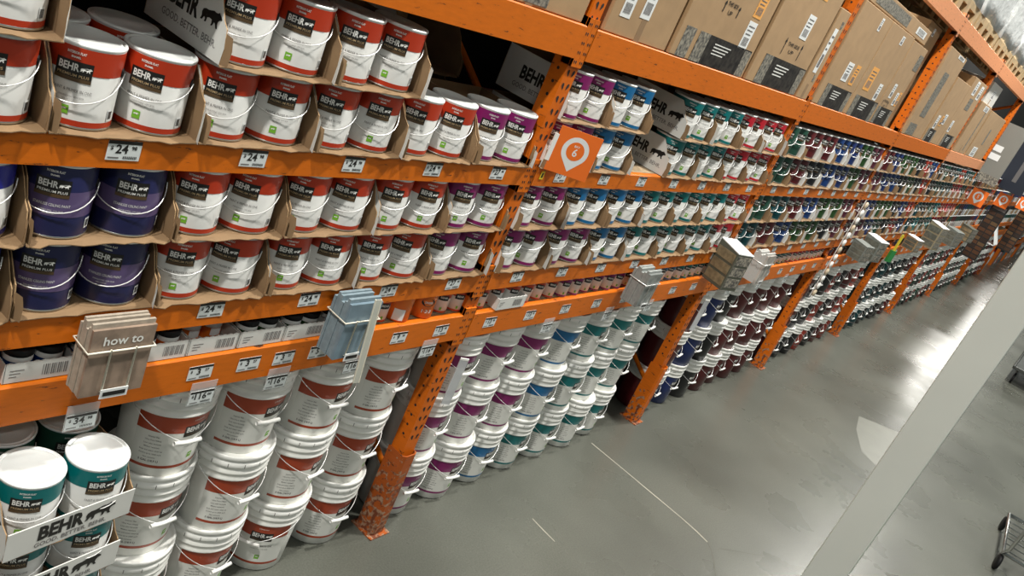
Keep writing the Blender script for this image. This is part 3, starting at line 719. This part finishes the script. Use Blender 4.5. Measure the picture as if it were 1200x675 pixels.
for k, x in enumerate((1.47, 1.745, 2.08, 2.48)): price('116', x, 1.045, f'hanging price tag over the {ORD[k]} stack of red-banded pails', True, -.012)
for k, x in enumerate((3.33, 3.91, 4.38)): price('116', x, 1.04, f'hanging price tag over the banded pails, {ORD[k]} in the second bay', True, -.012)
for k, x in enumerate((5.6, 6.2, 6.8)): price('116', x, 1.04, f'hanging price tag over the dark pails, {ORD[k]} in the third bay', True, -.012)

# ------------------------------------------------------------------ bay pin signs
def pin_sign(x, y, z, ang, s, num, label, tilt=0):
    t = thing('bay_sign', label, 'sign', (x, y, z), ang); t.rotation_euler = (0, tilt, ang)
    g = MB(); g.box(0, s, -.0015, .0015, -s / 2, s / 2, mat('sign_orange', (.86, .17, .02), .45)); g.obj('panel', t)
    g = MB(); cx = s * .5; c = s * .06; R = s * .31; n = 28; out = []
    for k in range(n + 1): a = math.radians(-38) + math.radians(256) * k / n; out.append((cx + R * math.cos(a), c + R * math.sin(a)))
    out.append((cx, -s * .40)); from mathutils.geometry import tessellate_polygon
    tri = [tuple(f) for f in tessellate_polygon([[Vector((a, b, 0)) for a, b in out]])]
    g.flat2d((out, tri), M_PAPER, lambda a, b: (a, -.0022, b))
    vs = [(cx + R * .66 * math.cos(a), c + R * .66 * math.sin(a)) for a in [2 * math.pi * k / 24 for k in range(24)]]
    g.flat2d((vs, [tuple(range(24))]), MATS['sign_orange'], lambda a, b: (a, -.0028, b))
    g.flat2d(text2d(num, s * .24, s * .004), M_PAPER, lambda a, b: (a + cx, -.0034, b + c - s * .035)); g.flat2d(text2d('BAY', s * .07, s * .001), M_PAPER, lambda a, b: (a + cx, -.0034, b + c + s * .105))
    g.obj('pin_print', t)
    g = MB(); g.box(-.012, .004, -.002, .006, -s * .3, s * .3, M_WHITE); g.obj('bracket', t)
pin_sign(2.672, -.05, 1.958, math.radians(-36), .178, '6', 'square orange bay sign with a white pin and the number six', .0)
for q, (x, y) in enumerate(((13.75, .02), (16.4, -.02), (18.9, -.12))):
    pin_sign(x - .35, y - .03, 1.93, math.radians(-60), .23, str(5 - q), f'small orange pin sign, {["nearest","middle","farthest"][q]} of the three in the distance')
g = MB(); g.box(-.012, .012, -.001, 0, -.017, .017, mat('yellow_sticker', (.75, .6, .03), .5)); g.flat2d(rect(-.006, .006, -.01, .01), M_PLATE, lambda x, y: (x, -.0015, y)); tag(g.obj('yellow_sticker', None, (2.76, -.0015, 1.82)), 'small yellow sticker on the beam below the numbered sign', 'sticker')

# ------------------------------------------------------------------ leaflet holders
def wire_holder(x, z, w, d, h, wire, paper, edge, label, plabel, y=-.015, txt=None, rz=0, tip=0):
    t = thing('leaflet_holder', label, 'leaflet holder', (x, y, z), rz)
    g = MB(); r = .0028
    zr = h * .72
    g.tube([(-w / 2 - .006, 0, zr), (-w / 2 - .006, -d, zr - .004), (w / 2 + .006, -d, zr - .004), (w / 2 + .006, 0, zr)], r, wire, 6, closed=True)
    for sx in (-.18, .22): g.tube([(w * sx, -d, zr), (w * sx, -d, .02), (w * sx, -d * .5, .0), (w * sx, 0, .0)], r, wire, 6)
    g.tube([(-w * .18, -d, .02), (w * .22, -d, .02)], r, wire, 6); g.obj('wire_frame', t)
    g = MB(); g.box(-w * .2, w * .24, -d - .004, -d - .002, .0, .028, M_PAPER); g.box(-w * .16, w * .2, -d - .005, -d - .004, .008, .02, M_PLATE); g.obj('name_card', t)
    p = MB(); n = 7
    for k in range(n):
        a = -d + .006 + (d - .010) * k / n; hh = h * (1 + .06 * math.sin(k * 1.7)); p.box(-w / 2 + .001 * (k % 3), w / 2 - .001 * (k % 2), a, a + (d - .010) / n - .0008, .006, hh, paper if k == 0 else edge)
    if txt: p.flat2d(text2d(txt, .036, .0006), M_TXTW, lambda a, b: (a, -d + .005, b + h * .83))
    o = p.obj('leaflet_stack', None, (x, y, z), rz); tag(o, plabel, 'leaflets')
    return t
wire_holder(1.125, 1.175, .165, .075, .205, M_CREAM, mat('brown_leaflet', (.33, .24, .18), .5, noise=.35, scale=25), mat('leaflet_edges', (.42, .36, .29), .6, noise=.2, scale=60), 'cream wire holder clipped to the lowest beam, full of brown booklets', 'stack of brown how to booklets in the cream wire holder', txt='how to', y=-.012)
wire_holder(1.93, 1.165, .14, .095, .215, M_CREAM, mat('blue_leaflet', (.19, .27, .33), .4, noise=.25, scale=14), mat('blue_leaflet_edges', (.22, .29, .33), .5, noise=.2, scale=50), 'cream wire holder with pale blue leaflets beside a hanging plastic strip', 'stack of pale blue leaflets in the second wire holder', y=-.014)
wire_holder(4.02, 1.15, .15, .11, .20, M_WIRE, mat('grey_leaflet', (.27, .29, .28), .3, noise=.5, scale=20), mat('grey_leaflet_edges', (.32, .34, .33), .5, noise=.2, scale=50), 'wire holder of grey leaflets above the teal-banded pails', 'stack of grey leaflets in the holder above the teal-banded pails', y=-.014)
wire_holder(5.78, 1.15, .17, .11, .22, M_WIRE, mat('white_leaflet', (.52, .48, .44), .4, noise=.5, scale=16), mat('white_leaflet_edges', (.5, .5, .48), .5), 'wire holder of white leaflets right of the large colour chip box', 'stack of white leaflets with a red mark in the third bay', y=-.014)
# clear hanging strip
g = MB(); g.box(-.010, .010, -.0015, .0015, -.33, 0, mat('clear_strip', (.72, .72, .64), .2, alpha=.8)); g.box(-.012, -.009, -.003, .003, -.33, 0, M_CREAM); g.box(.009, .012, -.003, .003, -.33, 0, M_CREAM)
o = tag(g.obj('merchandising_strip', None, (1.95, -.122, 1.405)), 'long clear plastic strip hanging beside the pale blue leaflets', 'hanging strip'); o.rotation_euler = (.0, -.10, -.3)
# plastic sleeves on uprights
for x, zz, lb in ((2.765, .84, 'white plastic sleeve hanging between the sign upright and the purple pails'), (5.30, .88, 'white plastic sleeve hanging right of the second upright')):
    g = MB(); g.box(-.02, .02, -.0015, .0015, -.12, .12, mat('frosted_sleeve', (.6, .62, .64), .2, alpha=.7)); g.box(-.02, .02, -.0025, .0025, .112, .122, M_WHITE); o = tag(g.obj('plastic_sleeve', None, (x, -.012, zz)), lb, 'plastic sleeve'); o.rotation_euler = (0, 0, -.5)
def chip_box(x, y, z, w, d, h, label, rz, m, mt=None, sw=None):
    t = thing('brochure_box', label, 'brochure box', (x, y, z), rz)
    g = MB(); vs = [(-w / 2, -d, 0), (w / 2, -d, 0), (w / 2, 0, 0), (-w / 2, 0, 0), (-w / 2, -d, h * .9), (w / 2, -d, h * .9), (w / 2, 0, h), (-w / 2, 0, h)]
    g.add(vs, [(0, 3, 2, 1), (4, 5, 6, 7), (0, 1, 5, 4), (2, 3, 7, 6), (0, 4, 7, 3), (1, 2, 6, 5)], m); bevel(g.obj('case', t), .003)
    g = MB(); g.add([(-w / 2 - .002, -d - .002, h * .9 + .001), (w / 2 + .002, -d - .002, h * .9 + .001), (w / 2 + .002, 0, h + .001), (-w / 2 - .002, 0, h + .001), (-w / 2 - .002, -d - .002, h * .9 + .007), (w / 2 + .002, -d - .002, h * .9 + .007), (w / 2 + .002, 0, h + .007), (-w / 2 - .002, 0, h + .007)], [(0, 3, 2, 1), (4, 5, 6, 7), (0, 1, 5, 4), (2, 3, 7, 6), (0, 4, 7, 3), (1, 2, 6, 5)], mt or M_PAPER); g.obj('top_card', t)
    g = MB()
    for k in range(3): g.box(-w / 2 - .0025, -w / 2, -d + .012, -.012, h * (.08 + .28 * k), h * (.30 + .28 * k), mat('tan_swatch', (.30, .24, .14), .5, noise=.4, scale=30) if m is M_BX else mat('grey_swatch', (.15, .16, .13), .5, noise=.4, scale=30))
    for k in range(3): g.box(-w / 2 + .012, w / 2 - .012, -d - .0025, -d, h * (.08 + .28 * k), h * (.30 + .28 * k), M_PRINTG)
    g.obj('swatches', t)
M_BX = mat('olive_grey_card', (.10, .105, .08), .5)
chip_box(5.07, -.02, 1.20, .15, .17, .275, 'large olive colour chip box with a white top, projecting from the shelf', -.3, M_BX)
M_BX2 = mat('grey_card', (.20, .22, .20), .5, noise=.3, scale=14)
chip_box(8.42, -.02, 1.20, .16, .15, .17, 'grey brochure box in the fourth bay, left of its taller twin', -.2, M_BX2, M_BX2)
chip_box(8.84, -.02, 1.19, .18, .17, .23, 'taller grey brochure box with white top, fourth bay', -.2, M_BX2)
chip_box(10.85, -.02, 1.20, .17, .15, .16, 'tan brochure box nearest the upright, fifth bay', -.2, mat('tan_card', (.35, .24, .12), .5))
chip_box(11.9, -.02, 1.20, .22, .18, .33, 'tall tan and grey brochure box, fifth bay', -.2, mat('tan_card2', (.30, .26, .17), .5))
chip_box(13.5, -.02, 1.18, .28, .18, .24, 'dark grey brochure box right of the fifth bay', -.2, M_BX2, M_BX2)
chip_box(14.8, -.02, 1.2, .24, .18, .24, 'small dark brochure box beside the black swatch board', -.2, M_BX, M_BX)
# green and yellow packet
t = thing('hanging_packet', 'green packet with a yellow handle hanging in the fifth bay', 'packet', (10.2, -.06, 1.05), -.3)
g = MB(); g.box(-.05, .05, -.015, .015, 0, .14, mat('green_packet', (.02, .22, .05), .4)); g.obj('pack', t); g = MB(); g.box(-.012, .012, -.01, .01, .14, .34, mat('yellow_handle', (.7, .6, .05), .4)); g.obj('handle', t)
# clip strip with white packets on the third upright
t = thing('clip_strip', 'vertical strip of white packets hanging on the fourth bay upright', 'clip strip', (7.82, -.03, .80))
g = MB(); g.box(-.01, .01, 0, .003, 0, .98, M_WHITE); g.obj('strip', t)
for k in range(13):
    g = MB(); R = .036; g.lathe([(.001, -.012), (R * .8, -.010), (R, 0), (R * .8, .010), (.001, .012)], M_WHITE if k % 3 else mat('packet_tan', (.6, .5, .36), .5), 12)
    o = g.obj('packet', t, (0, -.02, .05 + k * .074)); o.rotation_euler = (math.pi / 2, 0, 0)

# ------------------------------------------------------------------ brown cartons
def carton(x0, x1, z0, z1, y0, d, label, st=(), m=None):
    t = thing('cardboard_carton', label, 'carton', ((x0 + x1) / 2, y0, z0), random.uniform(-.012, .012), 'brown cartons above the paint')
    w = x1 - x0 - .012; h = z1 - z0; g = MB(); g.box(-w / 2, w / 2, 0, d, .001, h, m or M_CARD); bevel(g.obj('box', t), .004)
    g = MB(); g.box(-.02, .02, -.0006, .0006, 0, min(.09, h * .3), M_CARD2); g.box(-.03, .03, .01, d - .01, h, h + .0008, mat('packing_tape', (.60, .46, .28), .35)); g.obj('tape', t)
    for kind, a, b, c, e in st:   # kind, x centre fraction, z centre fraction, width, height (m)
        g = MB(); X = -w / 2 + a * w; Z = b * h; c2 = min(c, w * .98)
        mm = {'w': M_PAPER, 'o': M_STICKO, 'd': M_PRINTD, 'g': M_PRINTG, 's': M_PRINTG}.get(kind)
        if kind == 'a':
            for q in (-1, 1): g.add([(X + q * c / 2 - .004, -.0012, Z - e / 2), (X + q * c / 2 + .004, -.0012, Z - e / 2), (X + q * c / 2 + .004, -.0012, Z + e / 5), (X + q * c / 2 + .014, -.0012, Z + e / 5), (X + q * c / 2, -.0012, Z + e / 2), (X + q * c / 2 - .014, -.0012, Z + e / 5), (X + q * c / 2 - .004, -.0012, Z + e / 5)], [(0, 1, 2, 3, 4, 5, 6)], M_PLATE)
            g.flat2d(text2d('THIS SIDE', .026, .0003, c * .7), M_PLATE, lambda x, y: (x + X, -.0012, y + Z + .016)); g.flat2d(text2d('UP', .026, .0003, c * .3), M_PLATE, lambda x, y: (x + X, -.0012, y + Z - .02)); g.obj('printed_arrows', t); continue
        g.box(X - c2 / 2, X + c2 / 2, -.0012, -.0002, Z - e / 2, Z + e / 2, mm)
        if kind in 'wo':
            for q in range(3): g.box(X - c2 * .36, X + c2 * .36 - q * .006, -.002, -.0012, Z + e * (.30 - .14 * q), Z + e * (.34 - .14 * q), M_TXTG)
            for q in range(8): g.box(X - c2 * .34 + q * c2 * .085, X - c2 * .30 + q * c2 * .085, -.002, -.0012, Z - e * .38, Z - e * .08, M_TXTG)
            g.obj('shipping_label' if kind == 'w' else 'orange_label', t)
        elif kind == 'd':
            for q in range(4): g.box(X - c2 * .2, X + c2 * (.1 - .03 * q), -.002, -.0012, Z + e * (.25 - .11 * q), Z + e * (.29 - .11 * q), M_TXTW)
            g.box(X - c2 * .5, X - c2 * .33, -.0022, -.0012, Z - e / 2, Z + e / 2, M_PRINTG); g.box(X + c2 * .36, X + c2 * .5, -.0022, -.0012, Z - e / 2, Z + e * .45, M_PRINTG)
            g.flat2d(text2d('VANITY SET', .03, .0006, c2 * .4), M_TXTG, lambda x, y: (x + X - c2 * .05, -.0022, y + Z - e * .32)) if False else None
            g.obj('printed_panel', t)
        else: g.obj('printed_panel', t)
    return t
ZA = 2.401
carton(1.95, 2.62, ZA, 2.95, .01, .8, 'brown carton with a teal label left of the sign upright, above the cans', [('g', .55, .08, .13, .07), ('w', .5, .2, .1, .05)])
carton(2.76, 3.27, ZA, 3.15, .01, .8, 'brown carton with two tall white bar code labels right of the sign upright', [('w', .20, .18, .075, .13), ('w', .48, .22, .075, .15)])
carton(3.29, 4.14, ZA, 3.20, .005, .8, 'widest brown carton with black printed strip, white and orange labels', [('d', .60, .085, .62, .13), ('g', .12, .085, .10, .13), ('w', .42, .52, .12, .12), ('o', .80, .42, .10, .12), ('w', .80, .24, .10, .13), ('a', .45, .33, .16, .05)])
carton(4.16, 4.95, ZA, 3.20, .005, .8, 'brown carton with upward arrows and an orange label left of the second upright', [('d', .56, .10, .66, .15), ('w', .60, .44, .11, .13), ('o', .62, .72, .12, .14), ('a', .52, .28, .26, .09)])
carton(4.97, 5.17, ZA, 2.93, .005, .8, 'narrow brown carton with tall white label against the second upright', [('w', .45, .55, .06, .26), ('g', .7, .25, .03, .04), ('g', .7, .85, .03, .04)])
carton(5.28, 5.98, ZA, 3.04, .005, .8, 'brown carton just right of the second upright, white and orange labels', [('d', .55, .11, .55, .14), ('w', .50, .38, .12, .12), ('o', .75, .38, .09, .13), ('w', .7, .9, .05, .08)])
carton(5.99, 6.66, ZA, 3.04, .005, .8, 'brown carton with a large orange label at its lower left, third bay', [('d', .55, .11, .6, .15), ('o', .28, .42, .15, .16), ('w', .75, .33, .09, .12), ('w', .6, .9, .07, .06)])
carton(6.67, 7.19, ZA, 3.03, .005, .8, 'brown carton with small paired white labels, under the flat carton end', [('d', .5, .11, .45, .13), ('w', .35, .42, .08, .11), ('w', .72, .35, .07, .10), ('o', .88, .36, .06, .11), ('a', .3, .26, .16, .05), ('s', .85, .82, .14, .12)])
carton(5.30, 7.08, 3.045, 3.15, .02, .5, 'long flat carton with a printed blue strip lying on top of three others', [('s', .35, .5, .9, .07), ('w', .85, .5, .3, .05)])
carton(7.20, 7.66, ZA, 3.24, .10, .7, 'tall brown carton left of the third upright with one white label', [('w', .35, .62, .10, .18), ('w', .5, .93, .06, .06)])
carton(7.80, 8.62, ZA, 3.17, .005, .8, 'tall brown carton with a grey vertical printed panel, fourth bay', [('s', .45, .50, .22, .40), ('g', .3, .08, .3, .1), ('w', .7, .97, .3, .03)])
carton(8.66, 9.40, ZA, 3.02, .005, .8, 'brown carton with slanted white label in the middle of the fourth bay', [('d', .3, .1, .35, .13), ('w', .25, .32, .1, .13), ('o', .5, .36, .1, .1), ('w', .62, .40, .12, .1)])
carton(9.42, 10.18, ZA, 3.12, .005, .8, 'brown carton against the fourth upright with stacked white labels', [('d', .5, .1, .5, .13), ('w', .2, .3, .1, .12), ('w', .35, .88, .14, .14), ('w', .75, .86, .14, .14), ('s', .5, .66, .2, .12)])
carton(10.4, 11.2, ZA, 2.98, .005, .8, 'brown carton with a pale top edge, left one of the fifth bay', [('s', .7, .5, .05, .5), ('w', .6, .92, .3, .06)])
carton(11.25, 12.7, ZA, 2.96, .005, .8, 'wide brown carton at the right of the fifth bay', [('w', .3, .12, .35, .12), ('s', .5, .5, .1, .2)])
carton(10.7, 11.4, 2.985, 3.22, .05, .5, 'white carton lying on top of the fifth bay cartons', [('w', .5, .5, .2, .1)], M_CARDW)

# ------------------------------------------------------------------ pallets and wrapped goods on top
M_WRAP = mat('shrink_wrap', (.90, .92, .92), .16, bump=1.0, scale=16, spec=.8, coat=.6, noise=.1, hi=.5)
for q in range(5):
    x = 7.05 + q * 1.24
    t = thing('wooden_pallet', f'wooden pallet on the top beam, {ORD[q]} one from the left', 'pallet', (x, .02, 3.392), 0, 'pallets on the top level')
    g = MB()
    for k in range(7): g.box(0, 1.18, .02 + k * .15, .11 + k * .15, .115, .135, M_WOOD)
    g.obj('deck_boards', t)
    for k in range(3):
        g = MB(); y = .02 + k * .45; g.box(0, 1.18, y, y + .09, .085, .115, M_WOOD)
        for xx in (.0, .30, .62, 1.04): g.box(xx, xx + .14, y, y + .09, .014, .085, M_WOOD)
        g.box(0, 1.18, y, y + .09, 0, .014, M_WOOD); g.obj('stringer', t)
    g = MB(); n = 14; hh = 1.5 + .2 * (q % 2); vs = []; fs = []
    nz = 12
    for j in range(nz + 1):
        for k in range(4 * n):
            s_, f_ = divmod(k, n); f_ /= n; p = [(f_, 0), (1, f_), (1 - f_, 1), (0, 1 - f_)][s_]
            w_ = .018 * math.sin(9 * p[0] + 3 * j + q) + .012 * random.random()
            cx_, cy_ = p[0] - .5, p[1] - .5; vs.append((.58 + cx_ * (1.12 + w_ * 2), .5 + cy_ * (.95 + w_ * 2), hh * j / nz))
    for j in range(nz):
        for k in range(4 * n): k2 = (k + 1) % (4 * n); fs.append((j * 4 * n + k, j * 4 * n + k2, (j + 1) * 4 * n + k2, (j + 1) * 4 * n + k))
    fs.append(tuple(reversed(range(4 * n)))); fs.append(tuple(nz * 4 * n + k for k in range(4 * n)))
    g.add(vs, fs, M_WRAP, True); tag(g.obj('wrapped_goods', None, (x, .03, 3.528)), f'crinkled clear-wrapped white goods on the {ORD[q]} pallet of the top level', 'wrapped pallet load', 'wrapped loads')

# ------------------------------------------------------------------ hanging panels and swatch boards at the far end
def panel(x, y0, y1, z0, z1, m, label, lines=(), name='display_banner', cat='display banner', ph=None):
    t = thing(name, label, cat, (x, (y0 + y1) / 2, z0))
    w = (y1 - y0) / 2; h = z1 - z0
    g = MB(); g.box(-.02, .02, -w, w, 0, h, m); g.obj('board', t)
    g = MB()
    for (a, b, c, d, mm) in lines: g.box(-.024, -.02, -w + 2 * w * a, -w + 2 * w * b, h * c, h * d, mm)
    if lines: g.obj('print', t)
    return t
panel(13.25, -.24, .22, 2.15, 2.98, mat('grey_panel', (.20, .20, .18), .5), 'tall grey hanging panel with white lettering blocks', [(.35, .72, .52, .62, M_PAPER), (.30, .68, .38, .48, M_PAPER), (0, 1, 0, .14, M_PRINTG)])
panel(15.9, -.36, .06, 2.10, 2.92, mat('navy_panel', (.012, .018, .035), .5), 'dark navy hanging panel behind the grey one', [(.42, .58, .2, .8, M_TXTG)])
panel(18.8, -.45, .0, 2.10, 2.9, mat('photo_panel', (.5, .48, .46), .5, noise=.4, scale=8), 'pale hanging panel farthest down the aisle', [])
def swatch(x, y0, y1, z0, z1, label):
    rows = []
    for k in range(11):
        c = [(.06, .025, .01), (.10, .04, .015), (.03, .016, .01), (.14, .08, .035), (.03, .028, .022)][k % 5]
        mm = mat(f'swatch_{k%5}', c, .5); rows += [(.06, .48, .03 + k * .075, .085 + k * .075, mm), (.54, .94, .03 + k * .075, .085 + k * .075, mat(f'swatch_{(k*2)%5}', c, .5))]
    rows.append((.08, .9, .88, .95, M_TXTG))
    panel(x, y0, y1, z0, z1, mat('black_board', (.015, .014, .014), .5), label, rows, 'swatch_board', 'colour swatch board')
swatch(16.25, -.29, -.04, .85, 1.88, 'black stain swatch board sticking out, nearer of two')
swatch(20.9, -.36, -.08, .82, 1.92, 'black stain swatch board sticking out, farther of two')
g = MB(); g.box(0, .6, -.2, 0, 0, .02, M_PAPER); g.add([(0, -.2, .02), (.6, -.2, .02), (.6, 0, .4), (0, 0, .4)], [(0, 1, 2, 3)], M_PAPER)
tag(g.obj('slanted_card', None, (18.3, -.03, 1.03)), 'white slanted card on the shelf right of the nearer swatch board', 'display card')

# ------------------------------------------------------------------ racks beyond the cross aisle
for k, x in enumerate((25.0, 27.6, 30.2, 32.8)):
    t = thing('distant_rack', f'distant orange rack section beyond the cross aisle, {ORD[k]} one', 'rack', (x, .1, 0), 0, 'racks beyond the cross aisle')
    for xx in (0, 2.4):
        g = MB(); g.box(xx, xx + .08, 0, .08, 0, 3.2, M_ORANGE); g.obj('post', t)
    for z in (.5, 1.1, 1.7, 2.3):
        g = MB(); g.box(.08, 2.4, 0, .05, z, z + .1, M_ORANGE); g.obj('rail', t)
    for z in (.0, .6, 1.2, 1.8, 2.4):
        for q in range(6):
            c = random.choice(['red', 'teal', 'orange', 'navy', 'crimson', 'black']); g = MB(); xx = .12 + q * .375; g.box(0, .34, 0, .5, 0, .3 + .08 * random.random(), pm(c) if random.random() < .5 else M_PAPER)
            g.box(.05, .29, -.002, 0, .08, .2, M_CARD); tag(g.obj('boxed_product', None, (x + xx, .13, z + (.101 if z else 0) - (0 if z else 0) + (-.1 + .1 if z else 0))), f'boxed product on distant rack {ORD[k]}, {["floor","first","second","third","top"][int(z / .6)]} level, {ORD[q]} along', 'boxed product', 'distant boxed goods')

# ------------------------------------------------------------------ carts
def wheel(t, x, y, r, m=M_BLACK):
    g = MB(); pts = []
    g.lathe([(r * .3, -.014), (r, -.012), (r, .012), (r * .3, .014)], m, 16, capt=True); o = g.obj('wheel', t, (x, y, r)); o.rotation_euler = (math.pi / 2, 0, 0)
M_CHROME = mat('chrome_tube', (.55, .56, .55), .22, 1); M_DGREY = mat('dark_grey_plastic', (.05, .055, .05), .4)
def shopping_cart(x, y, rz, label):
    t = thing('shopping_cart', label, 'shopping cart', (x, y, 0), rz)
    g = MB(); L, w = .95, .28
    def loop(z, a0, a1, ww): return [(a0, -ww, z), (a1, -ww * .86, z), (a1, ww * .86, z), (a0, ww, z)]
    g.tube(loop(.98, 0, L, w), .010, M_CHROME, 6, True); g.tube(loop(.52, .04, L * .86, w * .85), .008, M_CHROME, 6, True)
    a = loop(.98, 0, L, w); b = loop(.52, .04, L * .86, w * .85)
    for e in range(4):
        for k in range(13):
            f = k / 13; p = Vector(a[e]).lerp(Vector(a[(e + 1) % 4]), f); q = Vector(b[e]).lerp(Vector(b[(e + 1) % 4]), f); g.tube([p, q], .0028, M_CHROME, 4)
    for k in range(1, 6):
        f = k / 6; g.tube([Vector(b[i]).lerp(Vector(a[i]), f) for i in range(4)], .0028, M_CHROME, 4, True)
    for k in range(9): f = k / 8; g.tube([Vector(b[0]).lerp(Vector(b[1]), f), Vector(b[3]).lerp(Vector(b[2]), f)], .0028, M_CHROME, 4)
    g.obj('basket', t)
    g = MB()
    for s in (-1, 1): g.tube([(-.10, s * .25, 1.02), (0, s * .25, .96), (.05, s * .24, .5), (.0, s * .26, .2), (.05, s * .27, .14), (.9, s * .2, .14)], .013, M_CHROME, 8)
    g.tube([(.9, -.2, .14), (.9, .2, .14)], .012, M_CHROME, 8); g.tube([(.05, -.27, .14), (.05, .27, .14)], .012, M_CHROME, 8)
    for k in range(7): g.tube([(.12 + k * .12, -.25 + k * .006, .145), (.12 + k * .12, .25 - k * .006, .145)], .005, M_CHROME, 5)
    g.obj('frame', t)
    g = MB(); g.tube([(-.10, -.25, 1.02), (-.10, .25, 1.02)], .018, mat('cart_orange', (.75, .12, .01), .4), 10); g.obj('handle', t)
    g = MB(); g.box(-.02, .0, -.22, .22, .62, .92, MATS['cart_orange']); g.obj('seat_flap', t)
    for a_, b_ in ((.06, -.26), (.06, .26), (.86, -.2), (.86, .2)): wheel(t, a_, b_, .06)
    return t
shopping_cart(6.80, -2.60, .14, 'wire shopping cart with orange handle at the lower right edge')
def flat_cart(x, y, rz, label, L=1.2, w=.6, load=False):
    t = thing('flatbed_cart', label, 'flatbed cart', (x, y, 0), rz)
    g = MB(); g.box(0, L, -w / 2, w / 2, .20, .245, M_DGREY if not load else M_WOOD); bevel(g.obj('deck', t), .006)
    g = MB()
    for s in (-1, 1):
        g.tube([(0, s * w / 2.1, .24), (0, s * w / 2.1, .95), (0, s * w / 2.1 * .7, 1.0)], .016, M_DGREY, 8)
    g.tube([(0, -w / 3, 1.0), (0, w / 3, 1.0)], .016, M_DGREY, 8); g.tube([(0, -w / 2.1, .6), (0, w / 2.1, .6)], .012, M_DGREY, 8)
    g.obj('push_bar', t)
    for a_, b_ in ((.1, -.22), (.1, .22), (L - .1, -.22), (L - .1, .22)): wheel(t, a_, b_, .075)
    return t
flat_cart(12.9, -1.98, 0, 'dark flatbed cart with tubular push bar, right behind the column')
flat_cart(24.0, -.75, .0, 'loaded flatbed cart far down the aisle by the run end', 1.6, .8, True)
for k in range(3):
    g = MB(); g.box(0, 1.3, -.36, .36, 0, .30, M_CARD if k != 1 else mat('brick_brown_board', (.32, .13, .05), .6, noise=.3, scale=6)); bevel(tag(g.obj('stacked_load', None, (24.15, -.75, .246 + k * .302)), f'{["lowest","middle","topmost"][k]} brown package on the far flatbed cart', 'package', 'packages on the far cart'), .01)
